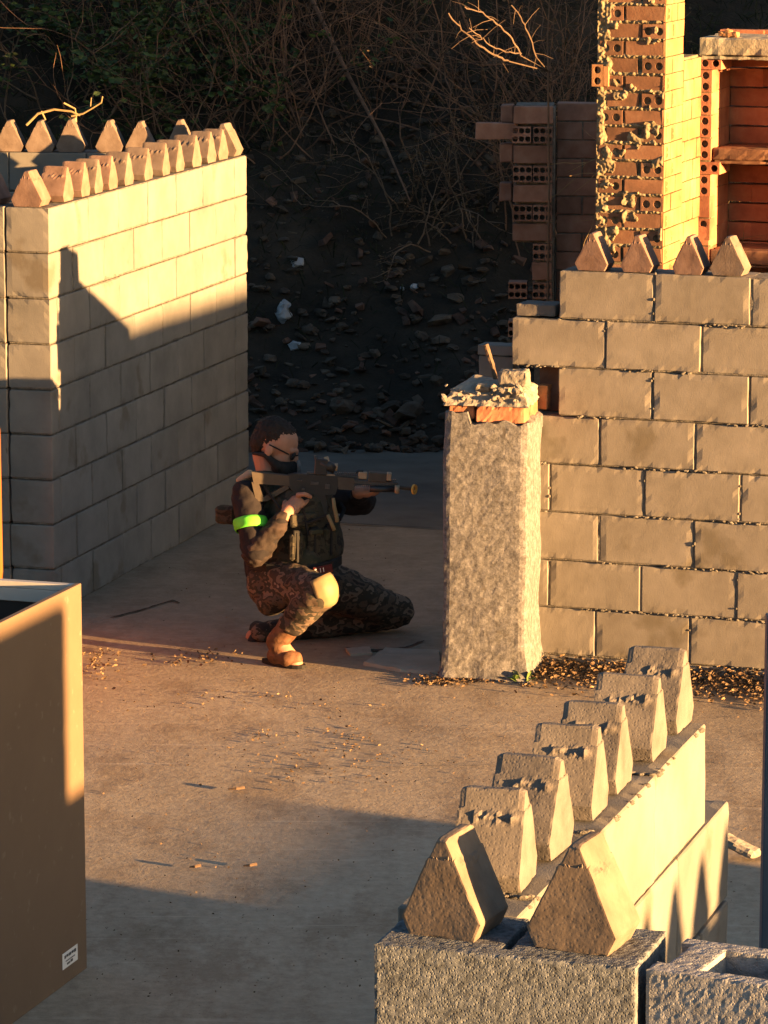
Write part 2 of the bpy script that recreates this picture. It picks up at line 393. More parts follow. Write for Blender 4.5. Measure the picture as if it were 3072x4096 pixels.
# wall out of frame on the right that shades the yard (its end is stepped like the others)
CW0=sun_pt(9.9,-2.2); CWD=-FN
def cwall():
    cs=[]
    for i in range(9):
        z0=1.8-.2*(i+1);st=.97 if z0>=1.2-.01 else (.0 if z0>=.6-.01 else -1.22)
        J=[st]+run(st,9.5,st+.4 if i%2 else st+.2)[1:]
        if i==5: cs.append((z0,.032,[-1.22,-.77,-.37,-.005]))
        if i==6: cs.append((z0,.2,[-1.22,-.77,-.37,.0]));J=[.0]+run(0,9.5,.2)[1:]
        cs.append((z0,.2,J))
    return wall('block_wall','concrete block wall beyond the right edge with a stepped end',CW0,CWD,FD,.2,cs)
cwall()
# ---------------------------------------------------------------- coping stones
PENT=[(-.056,0),(.056,0),(.0695,.028),(.0085,.153),(-.0085,.153),(-.0695,.028)]
def cope_mesh(name,m,fine,seed,dep=.112):
    """lofted six-sided prism on a regular grid so its surface can crumble evenly"""
    per=[];corner=[]
    for i,(p,q) in enumerate(zip(PENT,PENT[1:]+PENT[:1])):
        l=math.hypot(q[0]-p[0],q[1]-p[1]);k=max(1,round(l/fine))
        for j in range(k): per.append((p[0]+(q[0]-p[0])*j/k,p[1]+(q[1]-p[1])*j/k))
    n=len(per);ny=max(2,round(dep/fine));mb=MB();vs=[];fs=[]
    for j in range(ny+1):
        for x,z in per: vs.append(Vector((x,-dep/2+dep*j/ny,z)))
    for j in range(ny):
        for i in range(n): fs.append([j*n+i,j*n+(i+1)%n,(j+1)*n+(i+1)%n,(j+1)*n+i])
    rings=max(2,round(.07/fine))
    for e,(j,sg) in enumerate(((0,-1),(ny,1))):
        prev=[j*n+i for i in range(n)]
        for r in range(1,rings):
            t=1-r/rings;st=len(vs)
            for x,z in per: vs.append(Vector((x*t,sg*dep/2,.062+(z-.062)*t)))
            cur=[st+i for i in range(n)]
            for i in range(n): fs.append([prev[i],prev[(i+1)%n],cur[(i+1)%n],cur[i]])
            prev=cur
        vs.append(Vector((0,sg*dep/2,.062)));c=len(vs)-1
        for i in range(n): fs.append([prev[i],prev[(i+1)%n],c])
    mb.add(vs,fs,.5);o=mb.build(name,m);me=o.data;bm=bmesh.new();bm.from_mesh(me);bm.normal_update();mv=[]
    S=Vector((seed*3.7,seed*1.3,seed))
    for v in bm.verts:
        p=v.co;sh=max([e.calc_face_angle(0) for e in v.link_edges] or [0])
        k=.0003*noise.noise(p*45+S)+.0002*noise.noise(p*140+S)
        if sh>.5:k-=.0004+.0030*max(0,noise.noise(p*40+S)-.1)
        d=v.normal*k
        side=abs(abs(p.y)-dep/2)>.004
        if side and p.z>.085:                       # crumbly nib strip under the ridge
            wgt=math.exp(-((p.z-.112)/.008)**2)*(1 if abs(p.y+.004)<.032 else .15)
            d=d+v.normal*wgt*max(0,noise.noise(p*110+S)+.08)*.009
            b_=math.exp(-((p.z-.112)/.006)**2-((p.y+.036)/.008)**2);d=d+v.normal*.005*b_
        if p.z>.125 and abs(p.y)>dep/2-.012: d=d-Vector((0,math.copysign(.002,p.y),.004*(abs(p.y)-(dep/2-.012))/.012))
        d=d+Vector((.0016*noise.noise(p*14+S),.0012*noise.noise(p*13-S),.0012*noise.noise(p*12+S*2)))
        mv.append((v,d))
    for v,d in mv:v.co+=d
    bm.to_mesh(me);bm.free();C.objects.unlink(o);return o
protoN=[cope_mesh('coping_stone',mCope,.0042,i) for i in range(7)]
protoF=[cope_mesh('coping_stone',mCopeWarm,.009,i+9) for i in range(4)]
protoD=[cope_mesh('coping_stone',mCopeDark,.0042,i+30) for i in range(2)]
protoR=[cope_mesh('coping_stone',mCopeRed,.009,i+19) for i in range(2)]
def cope(protos,P,yaw,label,group,sc=1,k=None):
    o=(random.choice(protos) if k is None else protos[k%len(protos)]).copy();C.objects.link(o)
    o.name='coping_stone';o.location=P;o.rotation_euler=(random.uniform(-.012,.012),random.uniform(-.012,.012),yaw);o.scale=(sc*random.uniform(.93,1.05),random.uniform(.94,1.04),sc*random.uniform(.96,1.04))
    tag(o,label,'coping stone',group);return o
ORD=['first','second','third','fourth','fifth','sixth','seventh','eighth','ninth','tenth','eleventh','twelfth']
# foreground: width axis along FD for the two turned ones, along FN for the row
g='pointed coping stones along the foreground wall'
cope(protoD,F0+FD*.094+FN*.112+Z3*FT,fa-.13,'large dark pointed block at the front of the foreground wall, left one',g,1,0)
cope(protoD,F0+FD*.296+FN*.100+Z3*FT,fa-.11,'dark pointed block at the front of the foreground wall, right one, by the hollow block',g,1.04,1)
for i,(v,s) in enumerate([(.372,1.02),(.575,1.03),(.825,.98),(1.005,.98),(1.25,.98),(1.468,1.0)]):
    cope(protoN,F0+FD*.082+FN*v+Z3*(FT-.0),fa+math.pi/2+random.uniform(-.05,.05),f'{ORD[i]} sideways pointed block on the foreground wall behind the two front ones',g,s,i+2)
g='pointed coping stones along the left enclosure wall'
yl=-la
for i,u in enumerate([2.30,2.075,1.905,1.72,1.505,1.235,.99,.785,.53,.29,.105]):
    red=i in(0,1,3)
    cope(protoR if red else protoF,LW0-LD*u-LN*.075+Z3*1.8,yl+math.pi/2+random.uniform(-.05,.05),f'{ORD[i]} sideways coping stone on the sunlit left wall from the near corner',g,1.0)
cope(protoR,LW0-LD*2.53-LN*.105+Z3*1.8,yl,'reddish brown coping stone facing forward at the near corner of the left wall',g,1.02)
cope(protoF,LW0+LD*.12-LN*.085+Z3*1.8,yl,'coping stone turned forward at the far corner of the left wall',g,1.08)
cope(protoR,NC-LN*.30+LD*.10+Z3*1.8,yl-.1,'coping stone cut by the left edge of the picture on the short left wall',g)
g='pointed coping stones along the back of the left enclosure'
for i,x in enumerate([60,265,465,722,920,1180]):
    P=gp(x*.6172,400+333*.6172,1.8); P=BW0+BWD*((P-BW0).dot(BWD))+BWI*.06+Z3*1.8
    cope(protoF,P,-.09,f'{ORD[i]} from the left of the forward facing coping stones on the far enclosure wall',g,1.05)
g='pointed coping stones on the right block wall'
for i,u in enumerate([.135,.325,.538,.70]):
    cope(protoR if i<3 else protoF,RW0+RD*u+RI*.062+Z3*T,ra-.04,f'{ORD[i]} from the left of the four coping stones on top of the right wall',g,1.0)
g='coping stones on the wall out of frame'
for i in range(27):
    cope(protoF,CW0+CWD*(2.3+.218*i)+FD*.09+Z3*1.8,fa+math.pi/2,'pointed coping stone on the wall beyond the right edge of the picture',g)
# ---------------------------------------------------------------- foreground wall
def gridblock(mb,O,ex,ey,U,W,Z,occ,res,rv=.5):
    """surface of a block whose plan is given cell by cell; fine grid"""
    def ref(L):
        o=[]
        for a,b in zip(L,L[1:]):
            n=max(1,round((b-a)/res));o+=[a+(b-a)*i/n for i in range(n)]
        return o+[L[-1]]
    u,w_,z=ref(U),ref(W),ref(Z);nu,nw,nz=len(u)-1,len(w_)-1,len(z)-1
    oc=[[occ((u[i]+u[i+1])/2,(w_[j]+w_[j+1])/2) for j in range(nw)] for i in range(nu)]
    ix={};vs=[];fs=[]
    def V(i,j,k):
        q=(i,j,k)
        if q not in ix: ix[q]=len(vs);vs.append(O+ex*u[i]+ey*w_[j]+Z3*z[k])
        return ix[q]
    g=lambda i,j:0<=i<nu and 0<=j<nw and oc[i][j]
    for i in range(nu):
        for j in range(nw):
            if not oc[i][j]:continue
            for k,fl in((nz,0),(0,1)): fs.append([V(i,j,k),V(i+1,j,k),V(i+1,j+1,k),V(i,j+1,k)])
            for k in range(nz):
                if not g(i-1,j):fs.append([V(i,j,k),V(i,j+1,k),V(i,j+1,k+1),V(i,j,k+1)])
                if not g(i+1,j):fs.append([V(i+1,j,k),V(i+1,j+1,k),V(i+1,j+1,k+1),V(i+1,j,k+1)])
                if not g(i,j-1):fs.append([V(i,j,k),V(i+1,j,k),V(i+1,j,k+1),V(i,j,k+1)])
                if not g(i,j+1):fs.append([V(i,j+1,k),V(i+1,j+1,k),V(i+1,j+1,k+1),V(i,j+1,k+1)])
    mb.add(vs,fs,rv)
def grit(o,amp,edge,seed=0):
    me=o.data;bm=bmesh.new();bm.from_mesh(me);bm.normal_update();mv=[]
    for v in bm.verts:
        p=v.co+Vector((seed,0,0));sharp=max([e.calc_face_angle(0) for e in v.link_edges] or [0])
        k=amp*noise.noise(p*110)+amp*.6*noise.noise(p*230)
        if sharp>.5:k-=edge*(.35+max(0,noise.noise(p*70))*1.6)
        mv.append((v,v.normal*k))
    for v,d in mv:v.co+=d
    bm.to_mesh(me);bm.free();me.update()
fg=thing('block_wall',F0,'foreground wall of rough grey concrete blocks running away from the camera, right face in blazing sun','wall')
mb=MB();gridblock(mb,F0,FD,FN,[0,.187,.199,.4],[0,.037,.198],[FT-.19,FT],lambda a,b:not(.187<a<.199 and b>.037),.0055)
o=mb.build('end_block',mBlockNear,fg);grit(o,.0007,.003)
mb=MB();mc=MB()
for i,(e,J) in enumerate([(1.525,[.205,.31,.71,1.11,1.525]),(1.735,[.205,.5,.9,1.3,1.735]),(1.735,[.205,.3,.71,1.11,1.5,1.735])]+[(1.735,[.205,.5,.9,1.3,1.735])]*6):
    z0=FT-.2*(i+1)
    for a,b in zip(J,J[1:]):
        mb.cbox(F0+FD*.167+FN*(a+.003)+Z3*(z0+.004)+FD*random.uniform(-.001,.001),FN,-FD,Z3,b-a-.006,.195,.193,.0035,.001)
    mc.cbox(F0+FD*.161+FN*(.21)+Z3*(z0-.001),FN,-FD,Z3,e-.22,.183,.195,.001)
    if i: 
        for a in (0,.4,.8):mb.cbox(F0+FD*(a+.004)+Z3*(z0+.004),FD,FN,Z3,.392,.198,.19,.004,.001)
for k in range(40):
    v=random.uniform(.25,1.5);r=random.uniform(.002,.006);mc.ell(F0+FD*.163+FN*v+Z3*(FT-.006),r*2,r,r*.8,None,6,4)
for v in (.31,.71,1.11):      # squeezed mortar across the top at each joint
    for k in range(22): r=random.uniform(.003,.007);mc.ell(F0+FD*random.uniform(.02,.16)+FN*(v+random.uniform(-.008,.008))+Z3*(FT-.001),r*1.6,r,r*.6,None,6,4)
o=mb.build('blocks',mBlock,fg);roughen(o,.03,.0003,30,.002);mc.build('mortar',mMortar,fg)
# hollow block resting at the end of the foreground wall
ya=fa-.135;HD=Vector((math.cos(ya),math.sin(ya),0));HN=Vector((-math.sin(ya),math.cos(ya),0));HO=F0+FD*.412+FN*.014
def hocc(a,b):
    if a<.018 and .045<b<.145:return False
    if .075<a<.188 and .032<b<.135:return False
    if .212<a<.325 and .032<b<.135:return False
    if a>.382 and .045<b<.145:return False
    return True
mb=MB();gridblock(mb,HO,HD,HN,[0,.018,.075,.188,.212,.325,.382,.4],[0,.032,.045,.135,.145,.172],[FT-.19,FT-.004],hocc,.0055)
o=mb.build('hollow_block',mBlockHollow,None,base=HO+Z3*(FT-.19));grit(o,.0007,.0025,3)
tag(o,'grey hollow concrete block with open cells at the bottom right corner of the picture','concrete block')
# ---------------------------------------------------------------- steel post at right edge
PX=at(3061,3000,9.0).x
mb=MB();mb.cbox(Vector((PX,9.0,0)),X3,Y3,Z3,.06,.06,zh(2470,9.0),.003)
tag(mb.build('steel_post',mSteel,None,base=(PX,9,0)),'narrow blue grey steel post cut by the right edge of the picture','post')
# ---------------------------------------------------------------- brown open topped box at left
B0=Vector((-.9035,10.85,0));BD=Vector((-.309,-.951,0));BL=Vector((-.951,.309,0))
bx=thing('open_box',B0,'tall brown board box with an open top and dark inside, standing at the bottom left','box')
BHt=1.195
mb=MB();mb.cbox(B0,BD,BL,Z3,1.7,.018,BHt,.0015);mb.build('side_panel',mBoard,bx)
mb=MB();mb.cbox(B0+BL*.0185,BL,BD,Z3,1.1,.018,BHt-.022,.0015);mb.build('back_panel',mBoard,bx)
mb=MB();mb.cbox(B0+BL*.0185+Z3*(BHt-.0215),BL,BD,Z3,1.1,.03,.02,.002)
mb.cbox(B0+BL*.0185+BD*.0185+Z3*(BHt-.062),BL,BD,Z3,1.1,.011,.04,.002);mb.build('rim',mLip,bx)
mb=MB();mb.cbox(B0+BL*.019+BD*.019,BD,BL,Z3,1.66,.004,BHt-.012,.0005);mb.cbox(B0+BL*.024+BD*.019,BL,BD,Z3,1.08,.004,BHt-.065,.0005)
mb.cbox(B0+BL*.024+BD*.024+Z3*.3,BL,BD,Z3,1.08,1.6,.01,.0005);mb.build('inner_faces',mInside,bx)  # near-black sheets over the inner walls, plus a floor
mb=MB();mb.cbox(B0+BL*1.12+BD*0,BD,BL,Z3,1.7,.018,BHt,.0015);mb.build('side_panel',mBoard,bx)
mSt=mat('sticker_paper',[(.62,.62,.60),(.72,.72,.70)],9,2,.5);mInk=mat('sticker_ink',[(.05,.05,.05),(.08,.08,.08)],9,2,.5)
def onpanel(px,py):
    d=ray(px,py);n=BD.cross(Z3);o=Vector((0,0,H));t=(B0-o).dot(n)/d.dot(n);P=o+d*t;return P,(P-B0).dot(BD)
PN=-BL
s0,a0=onpanel(308,3812);s1,a1=onpanel(247,3780);_,_=s0,s1
za=onpanel(308,3775)[0].z;a0=onpanel(309,3800)[1];a1=onpanel(248,3800)[1];zb=onpanel(309,3838)[0].z
st=MB();st.cbox(B0+BD*a0+Z3*zb+PN*.0012,BD,BL,Z3,a1-a0,.001,za-zb,.0002);so_=st.build('label_sticker',mSt,bx)
ik=MB();wd=a1-a0;ht=za-zb
for (u,v,l,h) in [(.12,.62,.10,.2),(.26,.66,.12,.16),(.42,.64,.13,.18),(.60,.66,.12,.16),(.76,.63,.12,.2),(.2,.40,.6,.06),(.28,.16,.2,.12),(.52,.17,.14,.16)]:
    ik.cbox(B0+BD*(a0+wd*(1-u-l))+Z3*(zb+ht*v)+PN*.0022,BD,BL,Z3,wd*l,.0008,ht*h,.0001)
ik.build('sticker_print',mInk,so_).location=(0,0,0)
# ---------------------------------------------------------------- hills and off-frame walls that shade the back
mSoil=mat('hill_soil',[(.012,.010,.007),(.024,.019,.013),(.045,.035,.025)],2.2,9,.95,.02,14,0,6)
def hill():
    mb=MB();xs=[-30,-20,-12,-8,-5,-4,-3.4]+[-3+.12*i for i in range(55)]+[3.8,5,8,12,20,30];ys=[20.3+.12*i for i in range(50)]+[26.6,27.5,29,31,34,38,44,60]
    vs=[];fs=[];n=len(xs)
    for y in ys:
        for x in xs:
            t=y-20.45-.25*noise.noise(Vector((x*.8,0,4)))
            z=-.05 if t<0 else t*(.45+.35*min(t,1.5)/1.5)
            if t>0:z+=.16*noise.noise(Vector((x*.9,y*.9,1)))*min(t,1)+.05*noise.noise(Vector((x*4,y*4,1)))*min(t*2,1)
            z=min(z,9+noise.noise(Vector((x*.2,y*.2,0))))
            vs.append(Vector((x,y,z)))
    for j in range(len(ys)-1):
        for i in range(n-1): fs.append([j*n+i,j*n+i+1,(j+1)*n+i+1,(j+1)*n+i])
    mb.add(vs,fs,.5);return mb.build('hillside',mSoil,smooth=True)
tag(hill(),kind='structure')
def hz(x,y):
    t=y-20.45-.25*noise.noise(Vector((x*.8,0,4)))
    if t<=0:return 0
    return t*(.45+.35*min(t,1.5)/1.5)+.16*noise.noise(Vector((x*.9,y*.9,1)))*min(t,1)+.05*noise.noise(Vector((x*4,y*4,1)))*min(t*2,1)
def bank():
    """bank out of view far right, added to shade the slope"""
    mb=MB();a=sun_pt(18.15,-16);b=sun_pt(60,-16);nn=Vector((math.cos(AZ),-math.sin(AZ),0));vs=[];fs=[];N_=40
    prof=[(-3,-.1),(-1,2.5),(0,5.0),(2.5,5.6),(6,5.2),(14,-.1)]
    for i in range(N_+1):
        p=a.lerp(b,i/N_)
        for d,z in prof: vs.append(p+nn*d+Z3*(z+(.5*noise.noise(p*.5+Vector((d,0,0))) if z>0 and i>0 else 0)))
    k=len(prof)
    for i in range(N_):
        for j in range(k-1): fs.append([i*k+j,i*k+j+1,(i+1)*k+j+1,(i+1)*k+j])
    fs.append(list(range(k)));fs.append([N_*k+j for j in range(k)])
    mb.add(vs,fs,.5);return mb.build('hillside',mSoil,smooth=True)  # unseen second hillside, put here only to block the sun
tag(bank(),kind='structure')
q0=sun_pt(13.87,-6.5);qd=Vector((math.sin(AZ),math.cos(AZ),0));qn=Vector((-math.cos(AZ),math.sin(AZ),0))  # unseen caster, added for the level shadow edge on the left wall
wall('block_wall','unseen concrete block wall added well beyond the right edge to shade the back',q0,qd,qn*-1,.2,[(2.33-.2*(i+1),.2,run(0,5.2,.4 if i%2 else .2)) for i in range(11)])
# ---------------------------------------------------------------- old pillar
PO=Vector((.236,14.77,0));PRD=Vector((math.cos(.21),-math.sin(.21),0));PI_=Vector((math.sin(.21),math.cos(.21),0))
pil=thing('stone_pillar',PO,'old rough plastered pillar with a broken top and exposed brick, against the right block wall','pillar')
PW=.350;PD=.35
mb=MB();gridblock(mb,PO,PRD,PI_,[0,PW],[0,PD],[-.01,1.10],lambda a,b:True,.016)
o=mb.build('plaster_shaft',mPlaster,pil)
me=o.data
for v in me.vertices:
    u=v.co.dot(PRD);d=v.co.dot(PI_);z=v.co.z
    k=.006*noise.noise(v.co*5)+.0022*noise.noise(v.co*19)+.0016*noise.noise(v.co*50)
    e=1 if (u<.02 or u>PW-.02) else 0
    # flare and crumble at the foot
    fl=max(0,.16-z)*(.10+.18*noise.noise(v.co*12))
    sx=(u/PW-.5)*2;sy=(d/PD-.5)*2
    # worn rounded corners
    rnd=max(0,abs(sx)+abs(sy)-1.85)*.05
    v.co+=PRD*(sx*(k+fl-rnd)+(.012*noise.noise(Vector((3,z*2.2,0)))))+PI_*(sy*(k+fl*.6-rnd))
    if z>1.05: # broken top edge: drops to the right where the brick shows
        v.co.z+=.022*noise.noise(Vector((u*18,d*9,5)))-(.035 if u>.10 else 0)-.02*max(0,noise.noise(Vector((u*30,1,1))))
mb=MB();mb.cbox(PO+PRD*.135+PI_*.012+Z3*1.062,PRD,PI_,Z3,.20,.11,.068,.004,.002,.5);mb.cbox(PO+PRD*.02+PI_*.03+Z3*1.07,PRD,PI_,Z3,.105,.11,.06,.004,.002,.2)
mb.cbox(PO+PRD*.02+PI_*.15+Z3*1.06,PRD,PI_,Z3,.315,.17,.065,.004,.002,.6)
o=mb.build('exposed_brick',mBrick,pil);roughen(o,.02,.002,60,.004)
mCap=mat('broken_concrete',[(.13,.118,.10),(.21,.19,.165),(.29,.27,.235)],24,8,.95,.0025,70,.2,6,bump2=.003,b2scale=20)
mb=MB();gridblock(mb,PO+PRD*.005+PI_*.01,PRD,PI_,[0,PW-.01],[0,PD-.02],[1.128,1.215],lambda a,b:True,.009)
o=mb.build('broken_cap',mCap,pil)
for v in o.data.vertices:
    p=v.co.copy();u=p.dot(PRD);d=p.dot(PI_);top=(p.z-1.132)/.1
    sx=(u/PW-.5)*2;sy=(d/PD-.5)*2
    k=.012*noise.noise(p*14)+.008*noise.noise(p*33)+.005*noise.noise(p*60)
    edge=max(abs(sx),abs(sy))
    v.co+=PRD*sx*(k-.03*top*abs(sx))+PI_*sy*(k-.05*top*abs(sy))
    v.co.z+=(-.055*max(0,edge-.6)*2*top)+.016*noise.noise(p*11)*top+(-.012*max(0,noise.noise(p*25)) if top<.3 else 0)
mb=MB();random.seed(3)
for k in range(34):
    u=random.uniform(.0,PW);r=random.uniform(.006,.017)
    mb.ell(PO+PRD*u+PI_*random.uniform(-.01,.05)+Z3*(1.14+random.uniform(0,.07)),r*1.5,r,r*.8,Matrix.Rotation(random.uniform(-1,1),3,'Y')@Matrix.Rotation(random.uniform(-1,1),3,'Z'),6,4)
mb.cbox(PO+PRD*.215+PI_*.03+Z3*1.205,PRD,PI_,Z3,.125,.10,.062,.006,.006)
mb.cbox(PO+PRD*.12+PI_*.02+Z3*1.185,(PRD+PI_*.3).normalized(),PI_,(Z3+PRD*.3).normalized(),.07,.05,.03,.006,.006)
o=mb.build('loose_rubble',mCap,pil);roughen(o,.012,.003,50,.004)
# things on and behind the pillar
P=at(1972,1393,15.25)
mb=MB();mb.cbox(Vector((P.x-.065,15.2,zh(1420,15.2))),RD,RI,Z3,.19,.10,.045,.003,.002)
mb.cbox(Vector((P.x-.06,15.21,0)),RD,RI,Z3,.15,.09,zh(1420,15.2)-.002,.003,.0)
o=mb.build('concrete_slab',mBlock,None,base=(P.x,15.2,0));roughen(o,.03,.001,40,.002);tag(o,'small pale concrete slab standing on end behind the old pillar','slab')
mb=MB();a=at(1942,1378,14.92);b=at(1988,1448,14.9);b.z=1.19
mb.tube([b,b.lerp(a,.5)+Vector((.004,0,.003)),a],[.011,.010,.012],7);o=mb.build('broken_stick',mTwig,None,base=b);roughen(o,.01,.002,60)
tag(o,'short broken stick standing on top of the old pillar','stick')
mb=MB();mb.cbox(RW0-RD*.185+RI*.02+Z3*(T-.198),RD,RI,Z3,.165,.15,.048,.003,.002);o=mb.build('concrete_slab',mCope,None,base=RW0-RD*.185+Z3*(T-.198))
roughen(o,.02,.001,40,.002);tag(o,'thin concrete slab lying flat on the step of the right wall left of its top course','slab')
mb=MB();P=RW0-RD*.072+RI*.05
mb.box(P+Z3*(T-.53),(.045,.06,.10),Matrix.Rotation(ra,3,'Z')@Matrix.Rotation(.06,3,'Y'),.003,.6)
o=mb.build('brick_piece',mBrickPale,None,base=P+Z3*(T-.58));roughen(o,.015,.0015,60,.003);tag(o,'brick fragment standing in the gap of the right wall beside the pillar','brick')
mb=MB();mb.cbox(RW0-RD*.112+RI*.12+Z3*(T-.6),RD,RI,Z3,.115,.07,.2,.002);o=mb.build('brick_piece',mBrickDark,None,base=RW0-RD*.112+RI*.12+Z3*(T-.6));tag(o,'dark brick closing the back of the gap in the right wall','brick')
# ---------------------------------------------------------------- hollow brick masonry
def header(b,P,ex,ey,w,h,nx,nz,r,sq=1.0,dep=.10,rv=None,mi=0):
    rv=random.random() if rv is None else rv
    cw,chh=w/nx,h/nz
    for i in range(nx):
        for k in range(nz): b.holecell(P+ex*cw*i+Z3*chh*k,ex,Z3,ey,cw,chh,r,dep,12 if sq==1.0 else 12,sq,rv,mi)
    # the other four sides
    vs=[P,P+ex*w,P+ex*w+Z3*h,P+Z3*h];vs+=[v+ey*dep*1.15 for v in vs]
    b.add(vs,[[0,1,5,4],[1,2,6,5],[2,3,7,6],[3,0,4,7]],rv,mi)
mMS=mat('mortar_smear',[(.13,.10,.06),(.19,.155,.095),(.26,.21,.14)],25,6,.95,.003,70,.15)
mBrickCol=mat('worn_red_brick',[(.12,.065,.04),(.19,.095,.055),(.24,.14,.085)],9,6,.9,.0012,80,.25)
random.seed(11)
YC=18.05;KC=YC/17.02
CO=Vector((at(2386,600,YC).x,YC,0))
col=thing('brick_column',CO,'tall hollow brick column with mortar smears, its right side glowing orange in the sun','column')
b=MB();m=MB();p=.0785*KC;CWd=.318*KC;hh=.064*KC;DP=.33*KC
m.cbox(CO+RD*.012+RI*.012,RD,RI,Z3,CWd-.024,DP-.02,3.3,.003)
m.cbox(CO+RD*.0,RD,RI,Z3,CWd-.005,DP-.03,1.2,.003)
z0=zh(738*.827+22,YC-.03)-p*8-.003
for r_ in range(26):
    z=z0+r_*p
    if z>3.28:break
    if r_%2==0:
        header(b,CO+RD*.012+Z3*z,RD,RI,.108*KC,hh,2,1,.0195)
        b.cbox(CO+RD*(.132*KC)+RI*random.uniform(-.002,.004)+Z3*z,RD,RI,Z3,.182*KC,.11,hh,.003,.002)
    else:
        b.cbox(CO+RD*random.uniform(.03,.06)+RI*.004+Z3*z,RD,RI,Z3,.150*KC,.11,hh,.003,.002)
        header(b,CO+RD*.212*KC+Z3*z,RD,RI,.104*KC,hh,2,1,.0195)
    xs=[0,.03,.135,DP] if r_%2 else [0,.115,.22,DP]
    for a,e in zip(xs,xs[1:]):
        b.cbox(CO+RD*(CWd-.012)+RI*(a+.0015)+Z3*(z-.004),RI,RD,Z3,e-a-.003,.0155+random.uniform(-.002,.002),hh+.012,.002,.0012,None,1)
    a=.135 if r_%2 else .03
    header(b,CO+RD*(CWd+.0055)+RI*a+Z3*(z+.006),RI,-RD,.030,hh-.012,1,2,.010,1.1,.02,None,1)
    for a in (0,.16):b.cbox(CO+RD*.0+RI*(a+.12)+Z3*z,RI,RD,Z3,.15,.014,hh,.002,.001)
b.build('bricks',[mBrickCol,mBrickPale],col)
m.build('mortar_core',mMS,col)
m=MB();nu=84;nz=430;za_=1.35;zb_=3.3;vs=[];fs=[]
for j in range(nz+1):
    z=za_+(zb_-za_)*j/nz
    for i in range(nu+1):
        u=CWd*i/nu;ph=((z-z0+.004)/p)%1.0;dj=min(ph,1-ph)*p
        n1=noise.noise(Vector((u*26,z*26,1)));n2=noise.noise(Vector((u*70,z*70,5)));n3=noise.noise(Vector((u*9,z*9,9)))
        jt=max(0,1-abs(dj-.002)/.013)
        h=-.012+jt*(.013+.009*n2+.007*n1)
        ls=max(0,1-u/(.085+.06*n3))
        h=max(h,-.012+min(1,ls*2.2)*(.013+.015*n1+.008*n2))
        if n3+.5*n1>.34: h=max(h,-.004+.02*(n1+.2)+.006*n2)
        if u>CWd-.008 or u<.004:h=min(h,.001)
        vs.append(CO+RD*u-RI*min(h,.016)+Z3*z)
for j in range(nz):
    for i in range(nu): fs.append([j*(nu+1)+i,j*(nu+1)+i+1,(j+1)*(nu+1)+i+1,(j+1)*(nu+1)+i])
n0=len(vs)
m.add(vs,fs,.5)
m.build('mortar_smears',mMS,col)
mb=MB();P=CO-RD*.024+Z3*(zh(345,YC));header(mb,P-RI*.012,RD,RI,.055,.106,1,2,.018,1.0,.12,.5);mb.cbox(P+RD*.0555-RI*.012,RD,RI,Z3,.030,.12,.10,.003,0,.9)
mb.build('upright_brick',mBrickPale,col)
LO=CO+RD*(CWd-.32)+RI*(DP+.01);ztop=zh(215,YC+.45)
lwt=thing('brick_wall',LO,'low sunlit ochre brick wall attached behind the tall brick column','wall')
b=MB();m=MB();m.cbox(LO+RD*.008,RD,RI,Z3,.30,.35,ztop-.01,.003)
z=.0;k=0
while z+.075<ztop:
    J=[0,.1,.22,.36] if k%2 else [0,.05,.17,.29,.36]
    for a,e in zip(J[:-1],J[1:]):
        b.cbox(LO+RD*(.30)+RI*(a+.0015)+Z3*z,RI,RD,Z3,e-a-.003,.022+random.uniform(-.003,.003),.096,.003,.0015)
    b.cbox(LO+RI*(-.002)+Z3*z+RD*.0,RD,RI,Z3,.299,.012,.096,.003,.001)
    z+=.1;k+=1
b.build('bricks',mBrickPale,lwt);m.build('mortar_core',mMS,lwt)
YS=19.0;KS=YS/17.0
SO=Vector((at(2793,600,YS).x,YS,0));sh=thing('brick_shelves',SO,'dark recessed brick shelves with concrete slabs at the top right edge','shelves')
b=MB();m=MB();SD=.42;SL=1.0
tops=[zh(149,YS),zh(236,YS),zh(591,YS),zh(653,YS),zh(997,YS),zh(1067,YS)]
m.cbox(SO+RD*.003+RI*.02,RD,RI,Z3,.056,SD,tops[1],.002)
for py in (390,500,610,720,895,1108):
    zc=zh(py*.827,YS);header(b,SO+Z3*(zc-.056),RD,RI,.066,.110,1,2,.019,1.0,.12)
b.cbox(SO+Z3*(zh(1000*.827,YS)-.055),RD,RI,Z3,.066,.12,.11,.003,.001)
for py in (305,812):
    zc=zh(py*.827,YS);header(b,SO+RD*.002-RI*.004+Z3*(zc-.031),RD,RI,.112,.062,2,1,.0185,1.0,.2)
for k in range(13): b.cbox(SO+Z3*(.05+k*.105),RD,RI,Z3,.064,.12,.098,.003,.001)
z=.0
while z<tops[1]-.1:
    b.cbox(SO+RD*.059+RI*.03+Z3*z,RI,RD,Z3,SD-.05,.006,.098,.002,.001);z+=.1
z=0;k=0
while z<tops[0]:
    u=.06-(.12 if k%2 else 0)
    while u<SL:
        b.cbox(SO+RD*(max(u,.0)+.003)+RI*SD+Z3*z,RD,RI,Z3,.234,.08,.092,.003,.002);u+=.24
    z+=.1;k+=1
b.cbox(SO+RD*(SL)+RI*.0,RD,RI,Z3,.06,SD,tops[1]-.002,.003)
b.build('bricks',mBrick,sh);m.build('partition_core',mMS,sh)
